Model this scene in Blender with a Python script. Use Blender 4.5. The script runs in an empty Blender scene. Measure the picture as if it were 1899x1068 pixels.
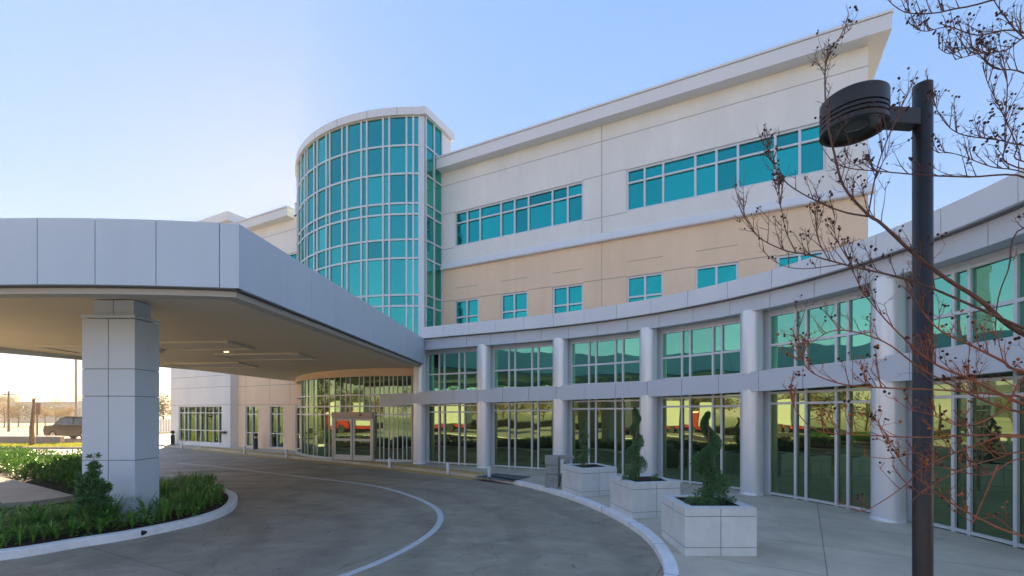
import bpy, math, random
import numpy as np
from mathutils import Vector, Matrix
R = math.radians
random.seed(7)
scene = bpy.context.scene
COL = scene.collection
# ------------------------------------------------------------------ camera model (photo px 1899x1068)
F_, CX, HZ, CH = 844.0, 949.5, 765.0, 2.4
def P(u, v, Y):
    return Vector(((u-CX)/F_*Y, Y, CH+(HZ-v)/F_*Y))
def G(u, v, z=0.0):
    Y = F_*(CH-z)/(v-HZ)
    return Vector(((u-CX)/F_*Y, Y, z))

# ------------------------------------------------------------------ materials
def new_mat(name):
    m = bpy.data.materials.new(name); m.use_nodes = True
    nt = m.node_tree
    return m, nt, nt.nodes['Principled BSDF']
def L(nt, a, b): nt.links.new(a, b)
def plain(name, col, rough=0.6, metal=0.0, var=0.08, scale=1.5, bump=0.0, bscale=40, spec=0.5, streak=0.0):
    m, nt, b = new_mat(name)
    b.inputs['Roughness'].default_value = rough
    b.inputs['Metallic'].default_value = metal
    b.inputs['Specular IOR Level'].default_value = spec
    tc = nt.nodes.new('ShaderNodeTexCoord')
    n = nt.nodes.new('ShaderNodeTexNoise'); n.inputs['Scale'].default_value = scale
    n.inputs['Detail'].default_value = 6; n.inputs['Roughness'].default_value = 0.65
    if streak:
        mp = nt.nodes.new('ShaderNodeMapping'); mp.inputs['Scale'].default_value = (1, 1, streak)
        L(nt, tc.outputs['Object'], mp.inputs[0]); L(nt, mp.outputs[0], n.inputs['Vector'])
    else:
        L(nt, tc.outputs['Object'], n.inputs['Vector'])
    r = nt.nodes.new('ShaderNodeValToRGB')
    c = col
    r.color_ramp.elements[0].position = 0.3; r.color_ramp.elements[1].position = 0.7
    r.color_ramp.elements[0].color = (c[0]*(1-var), c[1]*(1-var), c[2]*(1-var), 1)
    r.color_ramp.elements[1].color = (min(1, c[0]*(1+var)), min(1, c[1]*(1+var)), min(1, c[2]*(1+var)), 1)
    L(nt, n.outputs['Fac'], r.inputs[0]); colout = r.outputs[0]
    if streak:
        m2 = nt.nodes.new('ShaderNodeMapping'); m2.inputs['Scale'].default_value = (3.2, 3.2, .12); L(nt, tc.outputs['Object'], m2.inputs[0])
        n3 = nt.nodes.new('ShaderNodeTexNoise'); n3.inputs['Scale'].default_value = 1.0; n3.inputs['Detail'].default_value = 5; L(nt, m2.outputs[0], n3.inputs['Vector'])
        r3 = nt.nodes.new('ShaderNodeValToRGB'); r3.color_ramp.elements[0].position = .34; r3.color_ramp.elements[1].position = .52
        r3.color_ramp.elements[0].color = (.98, .978, .972, 1); r3.color_ramp.elements[1].color = (1, 1, 1, 1); L(nt, n3.outputs['Fac'], r3.inputs[0])
        x3 = nt.nodes.new('ShaderNodeMix'); x3.data_type = 'RGBA'; x3.blend_type = 'MULTIPLY'; x3.inputs[0].default_value = 1
        L(nt, colout, x3.inputs[6]); L(nt, r3.outputs[0], x3.inputs[7]); colout = x3.outputs[2]
    L(nt, colout, b.inputs['Base Color'])
    if bump:
        n2 = nt.nodes.new('ShaderNodeTexNoise'); n2.inputs['Scale'].default_value = bscale; n2.inputs['Detail'].default_value = 4
        L(nt, tc.outputs['Object'], n2.inputs['Vector'])
        bp = nt.nodes.new('ShaderNodeBump'); bp.inputs['Strength'].default_value = bump; bp.inputs['Distance'].default_value = 0.02
        L(nt, n2.outputs['Fac'], bp.inputs['Height']); L(nt, bp.outputs[0], b.inputs['Normal'])
    return m
def glass(name, tint, rough=0.015, wav=0.03, wscale=0.9, base=(0.004, 0.02, 0.02), refl=0.85, pane=0.24):
    """tinted reflective glazing: a mirror coat of the tint's colour over a dark body"""
    m, nt, b = new_mat(name)
    b.inputs['Base Color'].default_value = (*base, 1); b.inputs['Roughness'].default_value = 0.3
    gl = nt.nodes.new('ShaderNodeBsdfGlossy'); gl.inputs['Roughness'].default_value = rough
    ge = nt.nodes.new('ShaderNodeNewGeometry'); pr_ = nt.nodes.new('ShaderNodeValToRGB')
    pr_.color_ramp.elements[0].color = (tint[0]*(1-pane), tint[1]*(1-pane), tint[2]*(1-pane*.9), 1)
    pr_.color_ramp.elements[1].color = (tint[0]*(1+pane*1.3), tint[1]*(1+pane), tint[2]*(1+pane*.9), 1)
    L(nt, ge.outputs['Random Per Island'], pr_.inputs[0]); L(nt, pr_.outputs[0], gl.inputs['Color'])
    tc = nt.nodes.new('ShaderNodeTexCoord')
    n = nt.nodes.new('ShaderNodeTexNoise'); n.inputs['Scale'].default_value = wscale; n.inputs['Detail'].default_value = 1
    L(nt, tc.outputs['Object'], n.inputs['Vector'])
    bp = nt.nodes.new('ShaderNodeBump'); bp.inputs['Strength'].default_value = wav; bp.inputs['Distance'].default_value = 0.3
    L(nt, n.outputs['Fac'], bp.inputs['Height']); L(nt, bp.outputs[0], gl.inputs['Normal'])
    mx = nt.nodes.new('ShaderNodeMixShader'); mx.inputs[0].default_value = refl
    L(nt, b.outputs[0], mx.inputs[1]); L(nt, gl.outputs[0], mx.inputs[2])
    L(nt, mx.outputs[0], nt.nodes['Material Output'].inputs[0])
    return m
def emit(name, col, s):
    m, nt, b = new_mat(name)
    b.inputs['Base Color'].default_value = (*col, 1)
    b.inputs['Emission Color'].default_value = (*col, 1); b.inputs['Emission Strength'].default_value = s
    return m

M = {}; ZR = -0.12
M['panel'] = plain('white_metal_panel', (0.72, 0.73, 0.75), 0.42, 0.0, 0.035, 0.6, streak=0.25)
M['panel2'] = plain('grey_white_panel', (0.61, 0.63, 0.67), 0.42, 0.0, 0.035, 0.6, streak=0.25)
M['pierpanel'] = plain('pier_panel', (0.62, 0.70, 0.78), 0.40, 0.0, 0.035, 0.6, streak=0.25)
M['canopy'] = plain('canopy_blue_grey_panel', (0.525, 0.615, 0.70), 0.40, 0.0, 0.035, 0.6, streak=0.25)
M['joint'] = plain('dark_joint', (0.10, 0.105, 0.11), 0.8, var=0.02)
M['reveal'] = plain('reveal_grey', (0.16, 0.17, 0.18), 0.7, var=0.03)
M['wall'] = plain('grey_render', (0.82, 0.81, 0.78), 0.85, var=0.065, scale=0.7, bump=0.15, bscale=60, streak=0.4)
M['walljoint'] = plain('grey_render_joint', (0.36, 0.36, 0.35), 0.9, var=0.03)
M['beige'] = plain('beige_render', (0.92, 0.685, 0.47), 0.85, var=0.06, scale=0.7, bump=0.15, bscale=60, streak=0.4)
M['beigejoint'] = plain('beige_render_joint', (0.42, 0.33, 0.25), 0.9, var=0.03)
M['cornice'] = plain('cornice_white', (0.76, 0.765, 0.78), 0.5, var=0.03, scale=0.5)
M['trim'] = plain('cream_trim', (0.48, 0.46, 0.41), 0.6, var=0.03)
M['frame'] = plain('white_aluminium', (0.66, 0.68, 0.69), 0.35, 0.2, 0.03)
M['soffit'] = plain('soffit_render', (0.78, 0.69, 0.54), 0.8, var=0.05, scale=0.5)
M['soffit2'] = plain('soffit_panel', (0.74, 0.69, 0.58), 0.7, var=0.04, scale=0.5)
M['column'] = plain('column_paint', (0.80, 0.805, 0.81), 0.27, 0.25, var=0.02, scale=0.8)
M['black'] = plain('black_paint', (0.018, 0.019, 0.022), 0.35, var=0.1)
M['bronze'] = plain('dark_bronze_paint', (0.034, 0.029, 0.026), 0.38, 0.3, 0.15, 6)
M['lens'] = plain('lamp_lens', (0.06, 0.065, 0.055), 0.08, 0.0, 0.1)
M['steel'] = plain('brushed_steel', (0.42, 0.42, 0.41), 0.4, 0.7, 0.05)
M['door'] = plain('door_white', (0.62, 0.60, 0.55), 0.4, 0.1, 0.03)
M['beigemetal'] = plain('door_header_beige', (0.55, 0.42, 0.31), 0.5, var=0.03)
M['curb'] = plain('white_curb_paint', (0.82, 0.82, 0.82), 0.6, var=0.09, scale=4, bump=0.4, bscale=30)
M['soil'] = plain('mulch', (0.035, 0.018, 0.012), 0.95, var=0.6, scale=30, bump=1.0, bscale=80)
M['planter'] = plain('planter_concrete', (0.66, 0.67, 0.65), 0.65, var=0.10, scale=2.2, bump=0.2, bscale=50)
M['planterjoint'] = plain('planter_joint', (0.30, 0.33, 0.34), 0.8, var=0.05)
M['bark'] = plain('bark_reddish', (0.135, 0.052, 0.028), 0.6, var=0.5, scale=14, bump=0.5, bscale=60)
M['bark_red'] = plain('bark_orange_red', (0.30, 0.085, 0.03), 0.6, var=0.5, scale=14, bump=0.4, bscale=60)  # redder, brighter bark for the limbs and twigs low in the tree
M['capsule'] = plain('seed_capsule', (0.045, 0.018, 0.012), 0.8, var=0.5, scale=20)
M['orange_bud'] = plain('orange_bud', (0.34, 0.10, 0.02), 0.7, var=0.4, scale=20)
M['trunk'] = plain('trunk_bark', (0.16, 0.10, 0.06), 0.9, var=0.4, scale=8, bump=0.8, bscale=20)
M['lawn'] = plain('lawn_ground', (0.12, 0.15, 0.03), 0.95, var=0.4, scale=1.5)
M['dirt'] = plain('outer_ground', (0.15, 0.145, 0.065), 0.95, var=0.4, scale=0.2)
M['tactile'] = plain('tactile_yellow', (0.55, 0.37, 0.13), 0.8, var=0.2, scale=3)
M['litter'] = plain('leaf_litter', (0.20, 0.10, 0.05), 0.9, var=0.6, scale=25)
M['mat'] = plain('dark_mat', (0.12, 0.12, 0.12), 0.9, var=0.2)
M['stone'] = plain('grey_stone_slab', (0.33, 0.325, 0.30), 0.9, var=0.15, scale=5, bump=0.5, bscale=25)
M['paint_line'] = plain('road_paint', (0.55, 0.56, 0.57), 0.7, var=0.16, scale=9)
M['redcar'] = plain('red_paint', (0.42, 0.02, 0.012), 0.3, var=0.05)
M['carpaint'] = plain('dark_red_car_paint', (0.02, 0.010, 0.010), 0.25, 0.0, 0.05)
M['carglass'] = glass('car_glass', (0.25, 0.27, 0.28), refl=0.5)
M['rubber'] = plain('rubber', (0.02, 0.02, 0.02), 0.85, var=0.1)
M['taillight'] = emit('tail_light_red', (0.9, 0.04, 0.02), 1.2)
M['headlight'] = plain('head_light', (0.7, 0.7, 0.68), 0.1)
M['wood'] = plain('utility_wood', (0.16, 0.085, 0.045), 0.9, var=0.25, scale=5)
M['whitewall'] = plain('far_white_wall', (0.62, 0.58, 0.50), 0.8, var=0.05)
M['lowwall'] = plain('low_wall_concrete', (0.30, 0.27, 0.25), 0.9, var=0.1)
M['lightdisc'] = emit('downlight_glow', (1.0, 0.62, 0.28), 3.0)

# glazing
M['g_up'] = glass('teal_glass_upper', (0.024, 0.42, 0.365), wav=0.04, wscale=0.35)
M['g_tower'] = glass('teal_glass_tower', (0.065, 0.47, 0.395), wav=0.05, wscale=0.35)
M['g_wing'] = glass('green_glass_wing', (0.16, 0.47, 0.33), wav=0.05, wscale=0.8)
M['g_low'] = glass('clear_green_glass', (0.19, 0.285, 0.155), wav=0.028, wscale=0.6, base=(0.006, 0.014, 0.012), refl=0.85)

def leaf_mat(name, c1, c2, trans=0.25, dead=0.0):
    m, nt, b = new_mat(name)
    oi = nt.nodes.new('ShaderNodeNewGeometry')
    r = nt.nodes.new('ShaderNodeValToRGB')
    r.color_ramp.elements[0].color = (*c1, 1); r.color_ramp.elements[1].color = (*c2, 1)
    if dead:
        r.color_ramp.elements[1].position = 1-dead; e2 = r.color_ramp.elements.new(1-dead+.01); e2.color = (.24, .17, .07, 1)
    L(nt, oi.outputs['Random Per Island'], r.inputs[0])
    L(nt, r.outputs[0], b.inputs['Base Color']); b.inputs['Roughness'].default_value = 0.5
    tr = nt.nodes.new('ShaderNodeBsdfTranslucent'); L(nt, r.outputs[0], tr.inputs[0])
    mx = nt.nodes.new('ShaderNodeMixShader'); mx.inputs[0].default_value = trans
    L(nt, b.outputs[0], mx.inputs[1]); L(nt, tr.outputs[0], mx.inputs[2])
    L(nt, mx.outputs[0], nt.nodes['Material Output'].inputs[0])
    return m
M['grass_blade'] = leaf_mat('strap_leaves', (0.045, 0.15, 0.02), (0.22, 0.42, 0.06), dead=.05)
M['hedge_leaf'] = leaf_mat('hedge_leaves', (0.03, 0.10, 0.015), (0.13, 0.28, 0.04))
M['shrub_leaf'] = leaf_mat('shrub_leaves', (0.04, 0.12, 0.035), (0.19, 0.34, 0.11))
M['topiary_leaf'] = leaf_mat('juniper_leaves', (0.045, 0.125, 0.05), (0.20, 0.36, 0.14), .4)
M['far_leaf'] = leaf_mat('tree_leaves', (0.05, 0.06, 0.02), (0.15, 0.13, 0.04))
M['autumn_leaf'] = leaf_mat('autumn_leaves', (0.16, 0.10, 0.02), (0.42, 0.26, 0.05))
M['lawn_blade'] = leaf_mat('lawn_blades', (0.16, 0.19, 0.02), (0.36, 0.36, 0.04), 0.4)

def road_mat():
    m, nt, b = new_mat('road_concrete')
    tc = nt.nodes.new('ShaderNodeTexCoord')
    def noise(s, d=6, rot=0, sc=(1, 1, 1), rough=0.6):
        mp = nt.nodes.new('ShaderNodeMapping'); mp.inputs['Rotation'].default_value = (0, 0, rot); mp.inputs['Scale'].default_value = sc
        L(nt, tc.outputs['Object'], mp.inputs[0])
        n = nt.nodes.new('ShaderNodeTexNoise'); n.inputs['Scale'].default_value = s; n.inputs['Detail'].default_value = d
        n.inputs['Roughness'].default_value = rough; n.inputs['Distortion'].default_value = 0.6
        L(nt, mp.outputs[0], n.inputs['Vector']); return n.outputs['Fac']
    def ramp(x, p0, c0, p1, c1):
        r = nt.nodes.new('ShaderNodeValToRGB'); e = r.color_ramp.elements
        e[0].position = p0; e[0].color = (*c0, 1); e[1].position = p1; e[1].color = (*c1, 1)
        L(nt, x, r.inputs[0]); return r.outputs[0]
    def mul(a, c, f=1.0):
        x = nt.nodes.new('ShaderNodeMix'); x.data_type = 'RGBA'; x.blend_type = 'MULTIPLY'; x.inputs[0].default_value = f
        L(nt, a, x.inputs[6]); L(nt, c, x.inputs[7]); return x.outputs[2]
    big = ramp(noise(0.22, 5, 0.5, (1, 2.2, 1)), 0.28, (0.30, 0.255, 0.195), 0.74, (0.40, 0.34, 0.26))
    mid = ramp(noise(1.3, 8, 0.3, (1, 1.6, 1), 0.7), 0.30, (0.76, 0.765, 0.77), 0.64, (1.1, 1.1, 1.09))
    spot = ramp(noise(5.0, 3), 0.24, (0.5, 0.5, 0.5), 0.36, (1, 1, 1))
    fine = ramp(noise(60, 3), 0.3, (0.85, 0.85, 0.85), 0.7, (1.12, 1.12, 1.12))
    c = mul(mul(mul(big, mid), spot), fine)
    # sawn joints between the slabs
    mp = nt.nodes.new('ShaderNodeMapping'); mp.inputs['Rotation'].default_value = (0, 0, R(27)); mp.inputs['Location'].default_value = (1.2, .6, 0)
    L(nt, tc.outputs['Object'], mp.inputs[0])
    br = nt.nodes.new('ShaderNodeTexBrick'); br.offset = 0.0; br.inputs['Scale'].default_value = 1.0
    br.inputs['Brick Width'].default_value = 4.6; br.inputs['Row Height'].default_value = 4.6
    br.inputs['Mortar Size'].default_value = 0.012; br.inputs['Mortar Smooth'].default_value = 0.3
    br.inputs['Color1'].default_value = (1, 1, 1, 1); br.inputs['Color2'].default_value = (0.93, 0.93, 0.92, 1); br.inputs['Mortar'].default_value = (0.55, 0.55, 0.55, 1)
    L(nt, mp.outputs[0], br.inputs['Vector'])
    c = mul(c, br.outputs['Color'])
    vd = nt.nodes.new('ShaderNodeVectorMath'); vd.operation = 'DISTANCE'; vd.inputs[1].default_value = (-8.4, 8.2, ZR)
    L(nt, tc.outputs['Object'], vd.inputs[0])
    ad = nt.nodes.new('ShaderNodeMath'); ad.operation = 'MULTIPLY_ADD'; ad.inputs[1].default_value = 1.1; L(nt, noise(.5, 3), ad.inputs[0]); L(nt, vd.outputs['Value'], ad.inputs[2])
    wv = nt.nodes.new('ShaderNodeMath'); wv.operation = 'SINE'; mu = nt.nodes.new('ShaderNodeMath'); mu.operation = 'MULTIPLY'; mu.inputs[1].default_value = 3.6
    L(nt, ad.outputs[0], mu.inputs[0]); L(nt, mu.outputs[0], wv.inputs[0])
    c = mul(c, ramp(wv.outputs[0], .35, (1, 1, 1), .95, (.80, .80, .80)), .8)
    vo = nt.nodes.new('ShaderNodeTexVoronoi'); vo.feature = 'DISTANCE_TO_EDGE'; vo.inputs['Scale'].default_value = .33
    wn = nt.nodes.new('ShaderNodeTexNoise'); wn.inputs['Scale'].default_value = 1.3; wn.inputs['Detail'].default_value = 6; L(nt, tc.outputs['Object'], wn.inputs['Vector'])
    vm = nt.nodes.new('ShaderNodeVectorMath'); vm.operation = 'ADD'; L(nt, tc.outputs['Object'], vm.inputs[0]); L(nt, wn.outputs['Color'], vm.inputs[1]); L(nt, vm.outputs[0], vo.inputs['Vector'])
    c = mul(c, ramp(vo.outputs['Distance'], .002, (.62, .62, .62), .006, (1, 1, 1)), .75)
    c = mul(c, ramp(noise(2.2, 2), .22, (.55, .55, .54), .30, (1, 1, 1)))
    L(nt, c, b.inputs['Base Color'])
    rr = nt.nodes.new('ShaderNodeMapRange'); rr.inputs['From Min'].default_value = 0.3; rr.inputs['From Max'].default_value = 0.7
    rr.inputs['To Min'].default_value = 0.42; rr.inputs['To Max'].default_value = 0.75
    L(nt, noise(0.8, 6), rr.inputs[0]); L(nt, rr.outputs[0], b.inputs['Roughness'])
    bp = nt.nodes.new('ShaderNodeBump'); bp.inputs['Strength'].default_value = 0.25; bp.inputs['Distance'].default_value = 0.01
    L(nt, noise(90, 3), bp.inputs['Height']); L(nt, bp.outputs[0], b.inputs['Normal'])
    return m
M['road'] = road_mat()
def walk_mat(name, lo, hi, rot, bw, rh, loc=(0, 0, 0)):
    m, nt, b = new_mat(name)
    tc = nt.nodes.new('ShaderNodeTexCoord')
    n = nt.nodes.new('ShaderNodeTexNoise'); n.inputs['Scale'].default_value = 0.7; n.inputs['Detail'].default_value = 9; n.inputs['Roughness'].default_value = 0.68
    L(nt, tc.outputs['Object'], n.inputs['Vector'])
    r = nt.nodes.new('ShaderNodeValToRGB'); e = r.color_ramp.elements
    e[0].position = 0.3; e[0].color = (*lo, 1); e[1].position = 0.68; e[1].color = (*hi, 1)
    L(nt, n.outputs['Fac'], r.inputs[0])
    mp = nt.nodes.new('ShaderNodeMapping'); mp.inputs['Rotation'].default_value = (0, 0, rot); mp.inputs['Location'].default_value = loc
    L(nt, tc.outputs['Object'], mp.inputs[0])
    br = nt.nodes.new('ShaderNodeTexBrick'); br.offset = 0.0; br.inputs['Scale'].default_value = 1.0
    br.inputs['Brick Width'].default_value = bw; br.inputs['Row Height'].default_value = rh
    br.inputs['Mortar Size'].default_value = 0.010; br.inputs['Mortar Smooth'].default_value = 0.2
    br.inputs['Color1'].default_value = (1, 1, 1, 1); br.inputs['Color2'].default_value = (0.90, 0.90, 0.88, 1); br.inputs['Mortar'].default_value = (0.42, 0.42, 0.42, 1)
    L(nt, mp.outputs[0], br.inputs['Vector'])
    x = nt.nodes.new('ShaderNodeMix'); x.data_type = 'RGBA'; x.blend_type = 'MULTIPLY'; x.inputs[0].default_value = 1
    L(nt, r.outputs[0], x.inputs[6]); L(nt, br.outputs['Color'], x.inputs[7]); L(nt, x.outputs[2], b.inputs['Base Color'])
    b.inputs['Roughness'].default_value = 0.62
    n2 = nt.nodes.new('ShaderNodeTexNoise'); n2.inputs['Scale'].default_value = 70
    L(nt, tc.outputs['Object'], n2.inputs['Vector'])
    bp = nt.nodes.new('ShaderNodeBump'); bp.inputs['Strength'].default_value = 0.2; bp.inputs['Distance'].default_value = 0.01
    L(nt, n2.outputs['Fac'], bp.inputs['Height']); L(nt, bp.outputs[0], b.inputs['Normal'])
    return m
M['walk'] = walk_mat('sidewalk_concrete', (0.47, 0.405, 0.32), (0.72, 0.63, 0.50), R(32.7), 3.4, 1.8, (-.29, .88, 0))
M['path'] = walk_mat('path_concrete', (0.34, 0.31, 0.25), (0.46, 0.42, 0.34), R(20), 1.5, 1.5)

# ------------------------------------------------------------------ mesh helpers
class MB:
    def __init__(s): s.v = []; s.f = []; s.m = []; s.smooth = set()
    def add(s, vs, fs, mi=0, smooth=False):
        o = len(s.v); s.v.extend([tuple(v) for v in vs])
        for f in fs:
            if smooth: s.smooth.add(len(s.f))
            s.f.append(tuple(i+o for i in f)); s.m.append(mi)
    def quad(s, a, b, c, d, mi=0): s.add([a, b, c, d], [(0, 1, 2, 3)], mi)
    def box8(s, p, mi=0):
        s.add(p, [(0, 3, 2, 1), (4, 5, 6, 7), (0, 1, 5, 4), (1, 2, 6, 5), (2, 3, 7, 6), (3, 0, 4, 7)], mi)
    def box(s, x0, x1, y0, y1, z0, z1, mi=0):
        s.box8([(x0, y0, z0), (x1, y0, z0), (x1, y1, z0), (x0, y1, z0), (x0, y0, z1), (x1, y0, z1), (x1, y1, z1), (x0, y1, z1)], mi)
    def prism(s, poly, z0, z1, mi=0, top=True, bot=True):
        n = len(poly); o = [(p[0], p[1], z0) for p in poly]+[(p[0], p[1], z1) for p in poly]
        fs = [(i, (i+1) % n, (i+1) % n+n, i+n) for i in range(n)]
        if top: fs.append(tuple(range(n, 2*n)))
        if bot: fs.append(tuple(reversed(range(n))))
        s.add(o, fs, mi)
    def band(s, outer, inner, z0, z1, mi=0, caps=True):
        """strip between two equally long plan polylines; z0/z1 numbers or lists"""
        n = len(outer)
        zz0 = z0 if hasattr(z0, '__len__') else [z0]*n
        zz1 = z1 if hasattr(z1, '__len__') else [z1]*n
        vs = []
        for i in range(n):
            vs += [(outer[i][0], outer[i][1], zz0[i]), (inner[i][0], inner[i][1], zz0[i]), (inner[i][0], inner[i][1], zz1[i]), (outer[i][0], outer[i][1], zz1[i])]
        fs = []
        for i in range(n-1):
            a = 4*i; b = a+4
            fs += [(a, b, b+3, a+3), (a+3, b+3, b+2, a+2), (a+2, b+2, b+1, a+1), (a+1, b+1, b, a)]
        if caps: fs += [(0, 3, 2, 1), (4*n-4, 4*n-3, 4*n-2, 4*n-1)]
        s.add(vs, fs, mi)
    def tube(s, pts, rad, n=6, mi=0, cap=True, smooth=True):
        pts = [Vector(p) for p in pts]; k = len(pts)
        rr = rad if hasattr(rad, '__len__') else [rad]*k
        vs = []; prev = None
        for i in range(k):
            d = (pts[min(i+1, k-1)]-pts[max(i-1, 0)])
            if d.length < 1e-9: d = Vector((0, 0, 1))
            d.normalize()
            if prev is None:
                a = d.orthogonal().normalized()
            else:
                a = prev-d*prev.dot(d)
                a = a.normalized() if a.length > 1e-6 else d.orthogonal().normalized()
            prev = a; b = d.cross(a)
            for j in range(n):
                t = 2*math.pi*j/n
                vs.append(pts[i]+(a*math.cos(t)+b*math.sin(t))*rr[i])
        fs = [(i*n+j, i*n+(j+1) % n, (i+1)*n+(j+1) % n, (i+1)*n+j) for i in range(k-1) for j in range(n)]
        s.add(vs, fs, mi, smooth)
        if cap:
            s.add(vs[:n], [tuple(reversed(range(n)))], mi); s.add(vs[-n:], [tuple(range(n))], mi)
    def lathe(s, prof, c, n=32, mi=0, smooth=True):
        vs = []
        for r, z in prof:
            for j in range(n):
                t = 2*math.pi*j/n; vs.append((c[0]+r*math.cos(t), c[1]+r*math.sin(t), c[2]+z))
        k = len(prof)
        fs = [(i*n+j, i*n+(j+1) % n, (i+1)*n+(j+1) % n, (i+1)*n+j) for i in range(k-1) for j in range(n)]
        s.add(vs, fs, mi, smooth)
    def ball(s, c, r, mi=0, n=6, m=4):
        prof = [(r*math.sin(math.pi*i/m)+1e-4, -r*math.cos(math.pi*i/m)) for i in range(m+1)]
        s.lathe(prof, c, n, mi)
    def bar(s, a, b, w, d, out, mi=0):
        """rectangular bar from a to b: w across, d deep along out (from -0 to d)"""
        a = Vector(a); b = Vector(b); o = Vector(out).normalized(); t = (b-a).normalized(); x = t.cross(o).normalized()*w/2; o = o*d
        s.box8([a-x, a+x, a+x+o, a-x+o, b-x, b+x, b+x+o, b-x+o], mi)
    def build(s, name, mats, parent=None, loc=None, bevel=0.0, smooth_angle=None):
        me = bpy.data.meshes.new(name)
        root = Vector((0, 0, 0))
        if parent is not None:
            q = parent
            while q is not None: root = root+q.location; q = q.parent
        elif loc is not None: root = Vector(loc)
        me.from_pydata([(v[0]-root.x, v[1]-root.y, v[2]-root.z) for v in s.v], [], s.f)
        if not isinstance(mats, (list, tuple)): mats = [mats]
        for m in mats: me.materials.append(m)
        me.polygons.foreach_set('material_index', s.m)
        sm = np.zeros(len(s.f), dtype=bool)
        if s.smooth: sm[list(s.smooth)] = True
        me.polygons.foreach_set('use_smooth', sm)
        me.update(); me.validate()
        o = bpy.data.objects.new(name, me); COL.objects.link(o)
        if parent is not None: o.parent = parent
        elif loc is not None: o.location = root
        if bevel:
            md = o.modifiers.new('bevel', 'BEVEL'); md.width = bevel; md.segments = 2; md.limit_method = 'ANGLE'; md.angle_limit = R(40)
        return o
def tag(o, label=None, cat=None, group=None, kind=None):
    if label: o['label'] = label
    if cat: o['category'] = cat
    if group: o['group'] = group
    if kind: o['kind'] = kind
    return o
def thing(name, loc, label, cat, group=None):
    o = bpy.data.objects.new(name, None); COL.objects.link(o); o.location = loc; o.empty_display_size = 0.3
    return tag(o, label, cat, group)
def copy_tree(o, parent=None):
    c = o.copy(); COL.objects.link(c)
    if parent is not None: c.parent = parent
    for ch in list(o.children): copy_tree(ch, c)
    return c

# ------------------------------------------------------------------ MAIN BLOCK (one long plane)
D = Vector((0.8844, -0.4667, 0)); NO = Vector((-0.4667, -0.8844, 0))
_r = (820-CX)/F_
_Y0 = 19.1/(0.8844+0.4667*_r)
P0 = Vector((_r*_Y0, _Y0, 0))
def FP(t, off, z): return P0+D*t+NO*off+Vector((0, 0, z))
def TU(u, off=0.0):
    r = (u-CX)/F_
    x0 = P0.x+NO.x*off; y0 = P0.y+NO.y*off
    return (r*y0-x0)/(D.x-r*D.y)
def ZV(u, v, off=0.0):
    p = FP(TU(u, off), off, 0); return CH+(HZ-v)/F_*p.y
Z = dict(top=15.32, fbot=14.72, j1=14.05, h3=12.58, s3=10.81, band=9.73, h2=8.09, s2=6.2)
block = thing('hospital_building', FP(6, 0, 0), 'long grey and beige three storey hospital block with white cornice and teal window strips', 'building')
def holes_wall(ts, zs, holes, off, mb, mi, depth=0.16):
    def cut(vals, key):
        s = set(vals)
        for h in holes: s.add(h[key]); s.add(h[key+1])
        return sorted(s)
    T = cut(ts, 0); ZZ = cut(zs, 2)
    for i in range(len(T)-1):
        for j in range(len(ZZ)-1):
            tm = (T[i]+T[i+1])/2; zm = (ZZ[j]+ZZ[j+1])/2
            if any(h[0] < tm < h[1] and h[2] < zm < h[3] for h in holes): continue
            mb.quad(FP(T[i], off, ZZ[j]), FP(T[i+1], off, ZZ[j]), FP(T[i+1], off, ZZ[j+1]), FP(T[i], off, ZZ[j+1]), mi)
    for t0, t1, z0, z1 in holes:
        a, b, c, d = [FP(t0, off, z0), FP(t1, off, z0), FP(t1, off, z1), FP(t0, off, z1)]
        k = NO*-depth
        for p, q in ((a, b), (b, c), (c, d), (d, a)): mb.quad(p, q, q+k, p+k, mi)
def strip_t(mb, t0, t1, z, off, h=0.026, mi=1):
    mb.box8([FP(t0, off, z-h/2), FP(t1, off, z-h/2), FP(t1, off+0.004, z-h/2), FP(t0, off+0.004, z-h/2), FP(t0, off, z+h/2), FP(t1, off, z+h/2), FP(t1, off+0.004, z+h/2), FP(t0, off+0.004, z+h/2)], mi)
def strip_v(mb, t, z0, z1, off, w=0.03, mi=1):
    mb.box8([FP(t-w/2, off, z0), FP(t+w/2, off, z0), FP(t+w/2, off+0.005, z0), FP(t-w/2, off+0.005, z0), FP(t-w/2, off, z1), FP(t+w/2, off, z1), FP(t+w/2, off+0.005, z1), FP(t-w/2, off+0.005, z1)], mi)
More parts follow.
